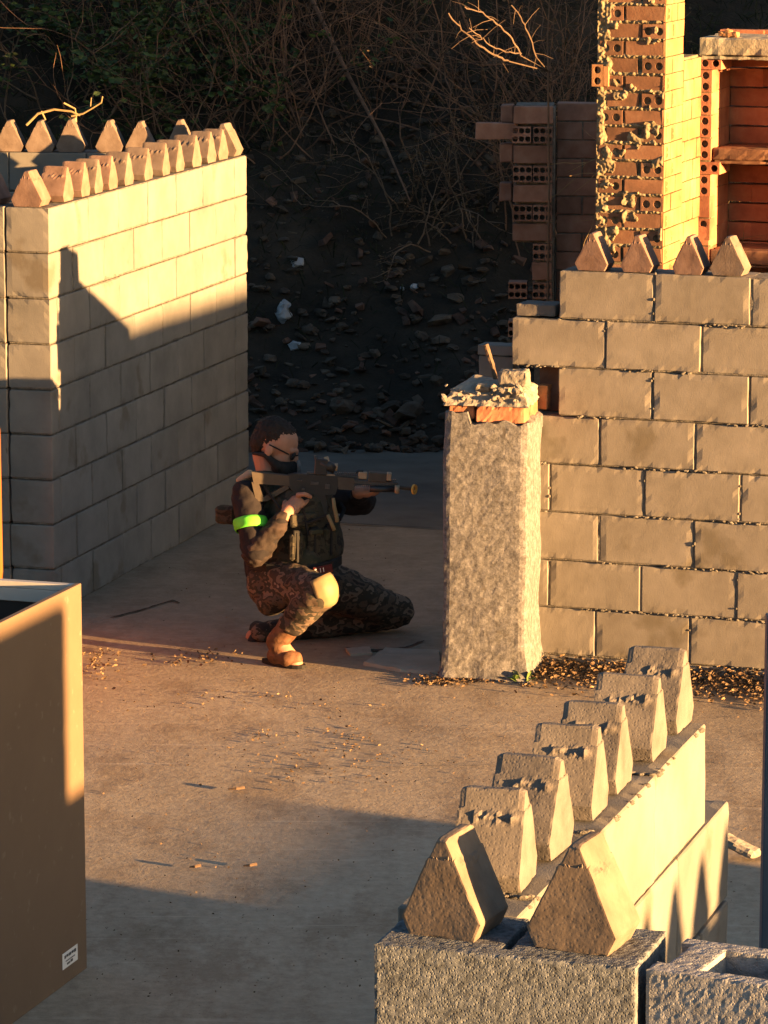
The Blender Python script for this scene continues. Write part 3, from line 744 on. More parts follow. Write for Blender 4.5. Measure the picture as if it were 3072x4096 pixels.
for i,(a,c_) in enumerate(((tops[0],tops[1]),(tops[2],tops[3]),(tops[4],tops[5]))):
    s_=MB();x0=.0 if i==0 else .068
    s_.cbox(SO+RD*x0-RI*(.03 if i==0 else -.01)+Z3*(c_+.02),RD,RI,Z3,SL+.04-x0,SD+.02 if i==0 else SD-.03,a-c_-.02,.006,.003)
    s_.cbox(SO+RD*(x0+.01)-RI*(.015 if i==0 else -.02)+Z3*(c_),RD,RI,Z3,SL+.02-x0,SD-.05,.018,.004,.002)
    o=s_.build('shelf_slab',mSlab if i==0 else mBrickCol,sh);roughen(o,.04,.003,25,.006,i)
mb=MB();P=SO+RD*.09+RI*.02+Z3*tops[0];mb.cbox(P,RD,RI,Z3,.10,.08,.03,.004,.004);mb.cbox(P+RD*.03+Z3*.028,(RD+Z3*-.35).normalized(),RI,(Z3+RD*.35).normalized(),.04,.05,.02,.004,.003)
o=mb.build('brick_piece',mBrickPale,None,base=P);roughen(o,.02,.002,50,.005);tag(o,'pale broken brick piece lying on the top slab of the brick shelves','brick')
# weathered brick pier in shade behind
QO=Vector((0,19.5,0));QX=Vector((math.cos(-.08),math.sin(-.08),0));QI=Vector((math.sin(.08),math.cos(.08),0))
QO=at(1700+.827*425,700,19.75);QO.z=0
pr=thing('brick_pier',QO,'dark toothed pier of six hole bricks standing in shade left of the tall column','pier')
b=MB();m=MB();QT=zh(505*.827,19.75);pq=.104
ppm=FPX/19.6
def qx(zx): return (zx-425)*.827/ppm
rows=[(QT-pq*(k+1)) for k in range(12)]
pat=['s','h','s','h','s','h','s','o','x','o2']
m.cbox(QO+QX*.12+QI*.04,QX,QI,Z3,.10,.2,QT-.02,.003)
m.cbox(QO+QX*.01+QI*.05+Z3*(QT-7.1*pq),QX,QI,Z3,.2,.2,7.05*pq,.003)
for k,zr in enumerate(rows):
    t_=pat[k] if k<len(pat) else ('o2' if k%2 else 'x')
    if t_=='s':
        b.cbox(QO+QX*.002+Z3*zr,QX,QI,Z3,.208,.11,.093,.004,.003)
        if k in(0,2,4): b.cbox(QO-QX*(.075 if k else .07)+QI*.06+Z3*zr,QX,QI,Z3,.07,.11,.095,.006,.004)
    elif t_=='h':
        off=random.uniform(-.006,.006)
        for x0 in (-.002+off,.108):
            header(b,QO+QX*x0-QI*(.006 if x0>.05 else 0)+Z3*(zr+.003),QX,QI,.100,.088,3,2,.0135,1.16,.1)
    elif t_=='o': header(b,QO+QX*.11+Z3*(zr+.003),QX,QI,.100,.088,3,2,.0135,1.16,.1)
    elif t_=='o2':
        header(b,QO+QX*.11+Z3*(zr+.003),QX,QI,.100,.088,3,2,.0135,1.16,.1);header(b,QO-QX*.02+Z3*(zr+.003),QX,QI,.098,.088,3,2,.0135,1.16,.1)
    else: b.cbox(QO+QX*.105+Z3*zr,QX,QI,Z3,.105,.11,.093,.004,.003)
b.cbox(QO-QX*.20+QI*.02+Z3*(rows[1]+.02),QX,QI,Z3,.225,.10,.088,.004,.003,.95)
b.build('bricks',mBrickDark,pr);m.build('mortar_core',mMortar,pr)
WO=QO+QX*.225+QI*.16
wt=thing('brick_wall',WO,'dark brick wall in shade between the six hole pier and the tall column','wall')
b=MB();m=MB();m.cbox(WO+QI*.008+QX*.005,QX,QI,Z3,.42,.12,QT-.02,.003)
for k in range(18):
    zr=QT-.1*(k+1)
    if zr<-.05:break
    for a,e in zip(([0,.14,.28,.43] if k%2 else [0,.22,.43])[:-1],([0,.14,.28,.43] if k%2 else [0,.22,.43])[1:]): b.cbox(WO+QX*(a+.004)+QI*random.uniform(-.004,.003)+Z3*(zr+.004),QX,QI,Z3,e-a-.008,.12,.092,.003,.002)
b.build('bricks',mBrickDark,wt);m.build('mortar_core',mMortar,wt)
mRub=mat('broken_brick_rubble',[(.05,.028,.02),(.085,.048,.034),(.12,.075,.055)],10,6,.95,.002,60,.4)
# ---------------------------------------------------------------- rubble, rubbish, litter
def rock_into(mb,P,r,seed,flat=.7,rv=None):
    bm=bmesh.new();bmesh.ops.create_icosphere(bm,subdivisions=2,radius=1)
    rot=Matrix.Rotation(random.uniform(0,6),3,'Z')@Matrix.Rotation(random.uniform(-.5,.5),3,'X')
    sc=Vector((random.uniform(.8,1.4),random.uniform(.7,1.1),flat*random.uniform(.7,1.2)))
    vs=[]
    for v in bm.verts:
        k=1+.38*noise.noise(v.co*1.3+Vector((seed,0,0)))+.16*noise.noise(v.co*3+Vector((seed,2,0)))+.12*(noise.cell(v.co*2.1+Vector((seed,1,0)))-.5)
        vs.append(Vector(P)+rot@Vector((v.co.x*k*sc.x*r,v.co.y*k*sc.y*r,v.co.z*k*sc.z*r)))
    fs=[[v.index for v in f.verts] for f in bm.faces];bm.free();mb.add(vs,fs,rv)
random.seed(21)
mb=MB()
for k in range(900):
    px=random.uniform(960,2150);py=random.triangular(930,1800,1500)
    Y=20.45+ (1800-py)/1800*4.2
    x=at(px,py,Y).x;Y=20.4+random.random()**1.5*2.6
    x=at(px,py,Y).x
    r=random.choice([.012,.02,.02,.03,.04]);
    if k%2: rock_into(mb,(x,Y,hz(x,Y)+r*.3),r,k,random.uniform(.3,.8))
    else:
        Mr=Matrix.Rotation(random.uniform(0,6.28),3,'Z')@Matrix.Rotation(random.uniform(-.8,.8),3,'X')@Matrix.Rotation(random.uniform(-.6,.6),3,'Y')
        mb.cbox(Vector((x,Y,hz(x,Y)-r*.2)),Mr@X3,Mr@Y3,Mr@Z3,r*random.uniform(1.2,3.2),r*random.uniform(.8,1.6),r*random.uniform(.4,1.1),r*.12,r*.3,None,1 if k%4 else 0)
tag(mb.build('rubble',[mStone,mRub],None,base=(0,20.5,0)),'heap of small dark stones and broken masonry at the foot of the slope','rubble',kind='stuff')
def onhill(px,py):
    d=ray(px,py);o=Vector((0,0,H));t=18.0
    while t<40:
        p=o+d*(t/d.y)
        if p.z<=hz(p.x,p.y): return p
        t+=.02
    return p
stones=[(1560,1640,.07,'flat pale'),(1640,1660,.09,'broad flat'),(1510,1660,.05,'small'),(1180,1540,.05,'round'),(1340,1210,.045,'angular'),(1280,1260,.05,'pointed'),(1770,1290,.07,'large grey'),(1760,1370,.06,'square'),(1690,1350,.05,'rough'),(1240,1330,.06,'low'),(1370,1640,.07,'long flat'),(1460,1430,.035,'small pale'),(1830,1200,.06,'tall rough'),(1880,1130,.05,'dusty'),(1600,1050,.05,'half buried'),(1790,1090,.055,'weathered')]
for k,(px,py,r,ad) in enumerate(stones):
    P=onhill(px,py);mb=MB();rock_into(mb,P+Z3*r*.2,r,100+k,.6)
    near='above the pillar' if px>1690 else ('behind the kneeling person' if px<1400 else 'between the person and the pillar')
    tag(mb.build('stone',mStone,None,base=P),f'{ad} stone on the dark rubble slope, {near}','stone','loose stones on the slope')
P=gp(1420,1762,0);rub=[(1190,1060,.05,.03,'crumpled pale plastic bag high on the rubble slope'),(1135,1275,.06,.07,'striped white crumpled rag on the slope left of centre'),(1185,1395,.05,.03,'pale folded wrapper low on the slope'),(1660,1152,.035,.018,'small bright white lid on the slope'),(1610,1160,.02,.015,'tiny pale scrap beside the white lid'),(1420,1745,.06,.03,'white crumpled plastic on the slab beyond the rifle'),(1725,1742,.07,.02,'grey flat sheet lying by the old pillar'),(1590,1735,.03,.012,'pale stone chip on the far slab')]
for k,(px,py,rx,rz,lb) in enumerate(rub):
    P=onhill(px,py) if py<1730 else gp(px,py,.01);bm=MB();bm.ell(P+Z3*rz*.5,rx,rx*.6,rz,Matrix.Rotation(k*1.3,3,'Z'),14,9)
    o=bm.build('rubbish',mWhite if k<6 else mStone,None,base=P)
    for v in o.data.vertices: v.co+=Vector((noise.noise(v.co*30+Vector((k,0,0))),noise.noise(v.co*34+Vector((0,k,0))),noise.noise(v.co*28)*.8))*rx*.45
    tag(o,lb,'rubbish')
# leaf litter
def leafquad(mb,P,s,flat=True,rv=None):
    th=random.uniform(0,6.28);ti=random.uniform(-1.4,1.4);rot=Matrix.Rotation(th,3,'Z')@Matrix.Rotation(ti,3,'X')@Matrix.Rotation(random.uniform(-.6,.6),3,'Y')
    a=random.uniform(.4,.75);c=random.uniform(.1,.5)
    pts=[(-1,0,0),(-.3,a,c*.5),(.6,a*.8,c*.3),(1.1,0,c),(.5,-a*.7,c*.2),(-.4,-a*.9,c*.6)]
    mb.add([Vector(P)+rot@(Vector(q)*s) for q in pts]+[Vector(P)+rot@(Vector((.1,0,-.08))*s)],[[0,1,6],[1,2,6],[2,3,6],[3,4,6],[4,5,6],[5,0,6]],rv)
random.seed(5)
mb=MB()
for k in range(3800):     # drift along the right wall foot
    u=random.uniform(-.05,1.6);d=abs(random.gauss(0,.16));P=RW0+RD*u-RI*(.02+d)
    h=max(0,.055-.18*d)*random.random()
    leafquad(mb,P+Z3*(h+.006),random.uniform(.005,.013))
for k in range(900):
    t=random.random();P=Vector((.16,14.72,0)).lerp(RW0-RI*.15,t)+Vector((random.gauss(0,.05),random.gauss(0,.05),0));leafquad(mb,P+Z3*.007,random.uniform(.005,.012))
for cx_,cy_,sx_,sy_,n in [(215*1.852,1440*1.852,45,38,110),(420*1.852,1425*1.852,90,22,80),(540*1.852,1500*1.852,160,10,26),(560*1.852,1590*1.852,30,12,26),(740*1.852,1585*1.852,60,25,40),(560*1.852,1520*1.852,260,25,50),(700*1.852,1650*1.852,260,60,160)]:
    for k in range(n):
        P=gp(cx_+random.gauss(0,sx_),cy_+random.gauss(0,sy_));
        leafquad(mb,P+Z3*random.uniform(.003,.018 if n in(110,80) else .004),random.uniform(.004,.013 if n in(110,80) else .008))
for k in range(1500):
    P=gp(random.uniform(340,3050),random.uniform(2100,4000));leafquad(mb,P+Z3*.003,random.uniform(.001,.005))
tag(mb.build('leaf_litter',mLeafDry,None,base=(0,14,0),fixn=False),'dry fallen leaves drifted along the wall foot and scattered over the yard','leaf litter',kind='stuff')
for px,py,r,lb in [(905,2240*1.0+1070,.022,'dark'),(945,3157,.026,'curled')]:
    pass
for k,(px,py,l,lb) in enumerate([(945,3158,.03,'short curved stick lying alone in the middle of the yard'),(780,3470,.018,'small twig bit on the yard near the shadow edge, left one'),(1000,3465,.022,'small twig bit on the yard near the shadow edge, right one')]):
    P=gp(px,py,.008);mb=MB();mb.tube([P+Vector((-l,.004,0)),P+Vector((0,-.004,.004)),P+Vector((l,.006,.006))],[.003,.005,.006],6);tag(mb.build('twig',mTwig,None,base=P),lb,'twig')
# broken flat concrete pieces, dark cracks
for k,(pp,lb) in enumerate([([(1450,2660),(1540,2600),(1760,2610),(1770,2700),(1600,2690)],'broken flat concrete sheet lying on the ground left of the pillar base'),([(1380,2600),(1480,2592),(1490,2620),(1400,2625)],'small flat concrete flake beside the larger broken sheet')]):
    q=[gp(*p_) for p_ in pp];c=sum(q,Vector())/len(q);mb=MB();n=len(q);mb.add([p_-Z3*.004 for p_ in q]+[c.lerp(p_,.97)+Z3*(.014 if k==0 else .01) for p_ in q],[list(range(n)),list(range(n,2*n))]+[[i,(i+1)%n,n+(i+1)%n,n+i] for i in range(n)],.5)
    o=mb.build('concrete_fragment',mSlab,None,base=c);roughen(o,.03,.003,30,.003,k);tag(o,lb,'concrete fragment')
mDirt=mat('crack_dirt',[(.03,.022,.015),(.05,.038,.026)],30,4,.95,.002,80)
def crack(pp,wd,lb):
    q=[gp(*p_,.0065) for p_ in pp];pts=[]
    for a,b_ in zip(q,q[1:]):
        for i in range(8): pts.append(a.lerp(b_,i/8)+Vector((0,.012*noise.noise(Vector((a.x*9+i*.7,2,0))),0)))
    pts.append(q[-1]);vs=[];fs=[]
    for i,p_ in enumerate(pts):
        w_=wd*(.35+abs(noise.noise(Vector((i*.6,1,wd*90)))))*(1 if 0<i<len(pts)-1 else .1);vs+=[p_-Y3*w_,p_+Y3*w_]
    for i in range(len(pts)-1):fs.append([2*i,2*i+1,2*i+3,2*i+2])
    mb=MB();mb.add(vs,fs,.5);o=mb.build('ground_crack',mDirt,None);tag(o,lb,'crack',kind='structure')
crack([(440,2470),(560,2440),(690,2400),(720,2412)],.018,'crack')
crack([(860,2075),(1300,2088),(1760,2112)],.014,'joint')
crack([(1380,2590),(1500,2600),(1620,2590),(1700,2560)],.018,'crack')
crack([(1000,3075),(1500,3065),(2000,3060)],.003,'joint')
# sloping lump beyond the foreground wall
P=gp(2960,3400,.03);mb=MB();mb.box(P+Z3*.012,(.14,.07,.035),Matrix.Rotation(-.5,3,'Z')@Matrix.Rotation(.35,3,'Y'),.012,.5)
o=mb.build('concrete_lump',mCap,None,base=P);roughen(o,.015,.004,30,.006);tag(o,'rounded concrete lump lying on the yard behind the foreground wall','concrete lump')
mStain=mat('black_stain',[(.02,.018,.015),(.06,.055,.05)],14,6,.9,.002,60)
# weed at the pillar foot
wd=MB();WP=gp(2085,2728);random.seed(8)
for k in range(34):
    th=random.uniform(0,6.28);l=random.uniform(.03,.075);el=random.uniform(.35,1.3);dr=Vector((math.cos(th)*math.cos(el),math.sin(th)*math.cos(el),math.sin(el)));s_=dr.cross(Z3).normalized();w_=l*.2
    a=WP+Vector((random.uniform(-.02,.02),random.uniform(-.02,.02),.0))
    wd.add([a,a+dr*l*.35+s_*w_*.7,a+dr*l*.7+s_*w_,a+dr*l-Z3*l*.15,a+dr*l*.7-s_*w_,a+dr*l*.35-s_*w_*.7,a+dr*l*.5+Z3*.002],[[0,1,6],[1,2,6],[2,3,6],[3,4,6],[4,5,6],[5,0,6]])
mWeed=mat('weed_leaf',[(.08,.14,.03),(.14,.21,.05)],12,3,.7,0,rvmix=.4)
tag(wd.build('weed',mWeed,None,base=WP,fixn=False),'small green weed growing at the foot of the old pillar','plant')
# ---------------------------------------------------------------- vegetation on the slope
def blades():
    random.seed(31);mb=MB()
    for k in range(36000):
        x=random.uniform(-3.1,2.9);Y=20.9+random.random()**.9*5.2
        if noise.noise(Vector((x*1.1,Y*1.1,7)))+.25*(Y-21.6)<random.uniform(-.45,.35):continue
        P=Vector((x,Y,hz(x,Y)-.02));l=random.uniform(.04,.2);d=Vector((random.gauss(0,.5),random.gauss(-.25,.45),random.uniform(.3,1))).normalized()
        s_=d.cross(Vector((random.gauss(0,1),random.gauss(0,1),.2)));
        if s_.length<.1:continue
        s_=s_.normalized()*l*random.uniform(.012,.04);m_=P+d*l*.55;e=P+d*l+Vector((0,-.02,-l*random.uniform(.1,.5)))
        mb.add([P-s_*.5,P+s_*.5,m_+s_*.6,e,m_-s_*.6],[[0,1,2,4],[4,2,3]],min(1,max(0,.5+.5*noise.noise(Vector((x*2,Y*2,3)))+random.uniform(-.3,.3))))
    return mb.build('undergrowth',mUnder,None,base=(0,21,0),fixn=False)
def brush():
    random.seed(41);mb=MB()
    for k in range(1500):
        px=random.uniform(-60,2400);py=random.uniform(-120,900)**1.0
        if random.random()<(py/900)*.8: continue
        if noise.noise(Vector((px*.003,py*.004,2)))<random.uniform(-.5,.15): continue
        P=onhill(px,py)+Vector((0,-.08,.06));L_=random.uniform(.15,.6);a_=random.choice([random.gauss(-1.2,.5),random.gauss(.5,.7),random.gauss(2.2,.6)])
        d=Vector((math.cos(a_),random.gauss(0,.3),math.sin(a_))).normalized();q=[P.copy()];p=P.copy()
        for i in range(6):
            d=(d+Vector((random.gauss(0,.17),random.gauss(0,.1),random.gauss(-.06,.15)))).normalized();p=p+d*L_/6;q.append(p.copy())
        r=random.uniform(.001,.0032);mb.tube(q,[r,r*.9,r*.8,r*.7,r*.6,r*.5,r*.3],4,None,0,False)
    return mb.build('dry_brush',mBrush,None,base=(0,22,1))
mBrush=mat('dry_brush_bark',[(.04,.027,.018),(.085,.056,.036),(.13,.09,.06)],3,4,.9,0,80,.4)
tag(brush(),'tangle of thin dry twigs hanging over the dark slope','dry brush',kind='stuff')
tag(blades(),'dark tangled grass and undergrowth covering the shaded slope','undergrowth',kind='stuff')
def shrub(P,ht,wd_,nl,seed,label,matl,leaf=.03,ntw=26,twm=mTwig,up=.8,cat='shrub',droop=.3,thick=.006,yflat=.7):
    random.seed(seed);t=thing('shrub',P,label,cat,'shrubs on the slope');tw=MB();lf=MB()
    for k in range(ntw):
        th=random.uniform(0,6.28);d=Vector((math.cos(th)*wd_/ht+random.gauss(0,.3),math.sin(th)*wd_/ht*yflat,up*random.uniform(.5,1.1))).normalized();p=Vector(P)+Vector((random.gauss(0,wd_*.45),random.gauss(0,wd_*.3),0));p.z+=(p.y-P[1])*.75;pts=[p.copy()];L_=ht*random.uniform(.5,1.1);n=9
        for i in range(n):
            d=(d+Vector((random.gauss(0,.24),random.gauss(0,.18),random.gauss(0,.2)-droop*i/n*.35))).normalized();p=p+d*L_/n;pts.append(p.copy())
            if i>1 and random.random()<.8:
                dd=(d+Vector((random.gauss(0,.6),random.gauss(0,.5),random.gauss(0,.5)))).normalized();q=p.copy();sp=[q.copy()]
                for j in range(4):
                    dd=(dd+Vector((random.gauss(0,.2),random.gauss(0,.2),random.gauss(0,.2)))).normalized();q=q+dd*L_*random.uniform(.04,.1);sp.append(q.copy())
                tw.tube(sp,[thick*.45,thick*.35,thick*.3,thick*.22,thick*.15],4,None,0,False)
                pts2=sp
                for _ in range(max(0,int(nl/ntw/5))):
                    c=random.choice(pts2)+Vector((random.gauss(0,.03),random.gauss(0,.03),random.gauss(0,.03)));leafquad(lf,c,leaf*random.uniform(.5,1.1))
        tw.tube(pts,[thick*(1-.8*i/n) for i in range(n+1)],5,None,0,False)
    tw.build('twigs',twm,t)
    if nl: lf.build('foliage',matl,t,fixn=False)
    return t
mTwigR=mat('reddish_twig',[(.10,.055,.035),(.17,.10,.065)],20,4,.9,0,80,.4)
def hp(px,Y):
    x=at(px,500,Y).x;return Vector((x,Y,hz(x,Y)-.03))
shrub(hp(1050,22.6),1.5,.75,0,1,'bare reddish brown shrub with fine tangled twigs at top centre left',mLeafDry,.03,60,mTwigR,droop=-.1)
shrub(hp(1290,23.0),1.2,.6,500,2,'thin brown shrub with long crossing branches at the top centre',mLeafBrown,.014,34,mTwigR)
shrub(hp(1500,23.6),1.0,.7,2600,3,'green leafy shrub peeping in at the top centre of the picture',mLeafGreen,.035,26)
shrub(hp(60,23.2),1.5,.8,2600,4,'dim green shrub in the top left corner',mLeafGreen,.03,34)
shrub(hp(400,22.6),1.2,.8,1600,5,'dark tangled shrub with yellowish leaves above the left wall',mLeafGreen,.025,40)
shrub(hp(760,22.8),1.1,.7,2200,6,'dark green shrub behind the far corner of the left wall',mLeafGreen,.03,30)
shrub(hp(1750,21.8),.75,.4,1500,7,'low shrub with dry brown leaves on the slope left of the dark brick pier',mLeafBrown,.012,26)
shrub(hp(2200,21.9),1.6,.4,1900,8,'brown leafy shrub between the dark pier and the tall brick column',mLeafBrown,.013,44,mTwigR)
shrub(hp(1980,22.4),1.5,.6,900,9,'tall thin brown shrub above the dark brick pier',mLeafBrown,.013,36,mTwigR)
shrub(Vector((at(2870,100,19.75).x,19.75,1.2)),.95,.28,0,10,'sunlit dry straw bush behind the brick shelves at the top right',mLeafDry,.03,70,mStraw,droop=.9,up=1.1,thick=.005)
mb=MB();mb.cbox(Vector((1.5,19.7,0)),RD,RI,Z3,2.2,.8,1.2,.02,.02);o=mb.build('earth_step',mSoil,None);roughen(o,.15,.03,4,.02);tag(o,kind='structure')
# long lit arching branches near the top right
brs=[([(1790,50),(1850,120),(1920,185),(1985,225),(2035,245)],.0052),([(1855,28),(1930,50),(2000,100),(2050,155),(2082,222)],.0045),([(1880,110),(1925,150),(1970,190),(2040,212),(2085,215)],.0036),([(2045,15),(2085,70),(2115,140),(2145,228)],.0045)]
br=thing('dry_branches',at(2080,230,17.75),'bare arching branches catching orange sun left of the tall brick column','branch')
mb=MB()
for pp,r in brs:
    pts=[at(x,y,17.75+.02*i) for i,(x,y) in enumerate(pp)];q=[]
    for a,b_ in zip(pts,pts[1:]):
        for i in range(5):q.append(a.lerp(b_,i/5)+Vector((random.gauss(0,.003),0,random.gauss(0,.003))))
    q.append(pts[-1]);mb.tube(q,[r*(.6+.4*i/len(q)) for i in range(len(q))],5)
    for k in range(9):
        a=random.choice(q);e=a+Vector((random.gauss(0,.05),random.gauss(0,.03),random.gauss(.01,.05)));mb.tube([a,a.lerp(e,.5)+Z3*.006,e],[.0014,.0011,.0007],4)
f=at(2193,300,18.35);mb.tube([at(2200,-30,18.35),at(2190,150,18.35),f,f+Vector((.01,.05,-.6)),Vector((f.x+.02,18.7,.0))],[.003,.004,.005,.006,.008],6)
for q_ in ((2035,245),(2082,222),(2145,228)): mb.tube([at(q_[0],q_[1],17.8),at(2193,285,18.35)],.003,5)
mb.build('branches',mTwig,br)
mb=MB();pts=[onhill(x,y)+Vector((0,-.25,.12)) for x,y in ((1200,-40),(1290,150),(1400,380),(1530,620),(1640,870))];mb.tube(pts,[.018,.014,.012,.009,.004],6)
tag(mb.build('fallen_branch',mTwigR,None,base=pts[0]),'long thin branch leaning diagonally down the dark slope at the centre','branch')
# branch hanging over the left enclosure
bl=thing('dry_branches',at(170,440,19.25),'pale bare curved branch just above the far wall of the left enclosure','branch')
mb=MB()
for pp,r in (([(105,500),(150,455),(215,438),(285,446),(320,462)],.008),([(255,412),(300,435),(305,470)],.006),([(285,465),(330,455),(370,432),(405,410),(410,385)],.006),([(165,445),(182,480)],.006),([(362,425),(365,390)],.003)):
    mb.tube([at(x,y,19.25) for x,y in pp],[r*(.6+.4*i/len(pp)) for i in range(len(pp))][::-1],6)
a=at(300,470,19.25);mb.tube([a,a+Vector((0.02,.1,-.5)),a+Vector((0.02,.2,-1.9))],.009,6)
mb.build('branches',mStraw,bl)
mOr=mat('orange_sheet',[(.22,.068,.013),(.25,.078,.016)],5,3,.6,.0003,60)
e=at(7,2000,15.62);e.z=0
mb=MB();mb.cbox(e,-LD,-LN,Z3,1.75,.02,zh(1712,15.62),.002)  # stretched out of view so it bounces warm light onto the short wall
tag(mb.build('orange_panel',mOr,None,base=e),'orange panel barely showing at the left edge above the open box','panel')
# ---------------------------------------------------------------- kneeling person
random.seed(77)
def q3(X,Yp,Y): return at(900+.5124*X,1700+.5124*Yp,Y)
PB=gp(1150,2600);PB.z=0
per=thing('person',PB,'person kneeling on one knee in camouflage trousers and dark top, aiming a rifle','person')
def camo(name,cols,scale=14,extra=.0012):
    return mat(name,cols,scale,3,.9,.0012,140,0,4,islands=True,rough_n=.55,stretch=(1,1,1.5),bump2=.004,b2scale=26)
mCamo=camo('camouflage_cloth',[(.018,.013,.011),(.07,.048,.034),(.028,.024,.017),(.12,.085,.062),(.04,.028,.022),(.17,.125,.10)],11)
mShirt=mat('dark_shirt',[(.009,.007,.008),(.016,.012,.013)],8,4,.9,.001,160,0,bump2=.003,b2scale=30)
mSleeve=mat('brown_sleeve',[(.012,.008,.007),(.026,.017,.014),(.05,.032,.026)],8,4,.85,.001,160,0,bump2=.003,b2scale=30)
mSkin=mat('skin',[(.32,.155,.10),(.38,.20,.13)],20,3,.55,.0003,200,0)
mHair=mat('dark_hair',[(.012,.008,.007),(.022,.015,.012)],40,4,.8,.002,160,0,stretch=(1,1,.3))
mBoot=mat('tan_leather',[(.06,.028,.014),(.11,.052,.025),(.15,.075,.04)],30,7,.75,.0012,110,0,bump2=.002,b2scale=40)
mVest=camo('vest_camouflage',[(.018,.016,.012),(.045,.038,.026),(.028,.03,.018),(.07,.058,.042)],15)
mWeb=mat('black_webbing',[(.008,.008,.009),(.014,.013,.013)],30,3,.8,.0005,200,0)
mPad=mat('tan_knee_pad',[(.17,.125,.06),(.22,.165,.085)],12,3,.6,.0004,120,0)
mGreen=mat('neon_green_band',[(.10,.50,.03),(.15,.70,.05)],26,2,.7,.0004,120,0)
mEdge=mat('worn_gunmetal',[(.03,.03,.031),(.07,.065,.06)],60,3,.4,.0002,200,0,spec=.5)
mGun=mat('black_gunmetal',[(.012,.012,.013),(.022,.021,.021)],30,3,.45,.0003,200,0,spec=.5)
mTan=mat('tan_polymer',[(.06,.048,.036),(.08,.064,.048)],30,3,.6,.0003,200,0)
mBrass=mat('tan_metal',[(.30,.20,.12),(.38,.27,.17)],30,3,.5,.0003,200,0)
mOrange=mat('orange_tip',[(.75,.38,.06),(.80,.42,.08)],10,2,.5,.0002,100,0)
mMesh=mat('grey_mesh',[(.10,.10,.10),(.14,.14,.14)],60,2,.7,0)
def rotm(ex,ez):
    ex=ex.normalized();ez=(ez-ex*ez.dot(ex)).normalized();ey=ez.cross(ex);return Matrix((ex,ey,ez)).transposed()
def folds(a,s,seed=0):
    return lambda p:a*noise.noise(Vector((p.x*s*.6+seed,p.y*s*.6,p.z*s*1.5)))+a*.55*noise.noise(Vector((p.x*s*2.1,p.y*s*2.1+seed,p.z*s*2.6)))
# joint positions
HIPR=q3(390,1215,15.22);KNR=q3(735,1300,14.955);ANR=q3(405,1690,15.03);TOR=q3(545,1862,14.985)
HIPL=q3(640,1200,15.42);KNL=q3(1340,1455,15.68);ANL=q3(300,1625,15.50)
PEL=q3(480,1190,15.33);WST=q3(480,980,15.33);CHS=q3(500,720,15.34);NCK=q3(380,470,15.36)
SHR=q3(165,560,15.24);ELR=q3(240,1000,15.10);WRR=q3(475,700,15.12)
SHL=q3(760,560,15.42);ELL=q3(1075,600,15.48);WRL=q3(1040,520,15.30)
HC=q3(395,175,15.36)                       # head centre
fdir=Vector((.90,-.16,-.40)).normalized(); hup=Vector((.40,0,.91));hup=(hup-fdir*hup.dot(fdir)).normalized();hside=fdir.cross(hup)  # toward the far side is -hside
HR=Matrix((fdir,-hside,hup)).transposed()
def hd(f,s,u): return HC+fdir*f+hside*s+hup*u   # s>0 : camera side
# hands (world positions): right hand on the grip, left hand under the handguard
def hand(mb,W,palm,dirf,nrm,thumb,curl,spread=.017,L=(.068,.075,.070,.055),bend=1.0):
    """W wrist, palm length vector direction dirf, nrm = palm normal (towards the held object)"""
    side=dirf.cross(nrm).normalized();kn=W+dirf*palm
    mb.capsule(W,W+dirf*palm*.5,.023,.028,14,4,1.25,side)
    mb.capsule(W+dirf*palm*.35,kn-dirf*.006,.024,.022,14,4,1.5,side)
    for i in range(4):
        b_=kn+side*(i-1.5)*spread-dirf*.012*abs(i-1.2)*.5;l=L[i];d=dirf.copy();p_=b_;r=.0098-.0006*i
        for j,fr in enumerate((.42,.32,.26)):
            ang=curl[i]*(.8,1.0,.7)[j]*bend;ax=side
            d=(Matrix.Rotation(-ang,3,ax)@d).normalized() if (Matrix.Rotation(-ang,3,ax)@d).dot(nrm)>d.dot(nrm) else (Matrix.Rotation(ang,3,ax)@d).normalized()
            e=p_+d*l*fr;mb.capsule(p_,e,r,r*.93,9,3);r*=.93;p_=e
    t0=W+dirf*palm*.30+side*thumb*.026;t1=t0+(dirf*.55+side*thumb*.6+nrm*.55).normalized()*.032;t2=t1+(dirf*.9+nrm*.35).normalized()*.028
    mb.capsule(t0,t1,.0135,.0115,10,3);mb.capsule(t1,t2,.0112,.0095,10,3)
body=MB()
body.ell(hd(-.012,0,.028),.098,.074,.088,HR);body.ell(hd(.035,0,-.03),.060,.058,.078,HR)     # cranium, face
body.ell(hd(.052,0,-.088),.034,.034,.028,HR)                                                   # chin
body.capsule(hd(.088,0,.012),hd(.108,0,-.030),.010,.014,10,4)                                 # nose
body.capsule(hd(.072,.036,.020),hd(.086,-.0,.022),.012,.012,8,3);body.capsule(hd(.072,-.036,.020),hd(.086,0,.022),.012,.012,8,3) # brows
body.capsule(hd(.055,.042,-.022),hd(.075,.030,-.028),.016,.012,8,3)                            # cheekbone
for s_ in (1,-1): body.ell(hd(-.012,.074*s_,-.012),.018,.008,.030,HR)                           # ears
body.capsule(hd(-.03,0,-.05),NCK,.052,.058,16,4)
body.capsule(NCK,CHS,.075,.13,16,4);body.capsule(CHS,WST,.13,.125,18,4);body.capsule(WST,PEL,.125,.13,18,4)
body.capsule(SHR,SHL,.055,.055);body.capsule(SHR,ELR,.052,.042);body.capsule(ELR,WRR,.042,.026)
body.capsule(SHL,ELL,.052,.042);body.capsule(ELL,WRL,.040,.026)
for h_,k_,a_ in ((HIPR,KNR,ANR),(HIPL,KNL,ANL)):
    body.capsule(h_,k_,.085,.055);body.capsule(k_,a_,.054,.038)
body.capsule(ANR,TOR,.038,.034);body.capsule(ANL,q3(215,1650,15.56),.036,.03)
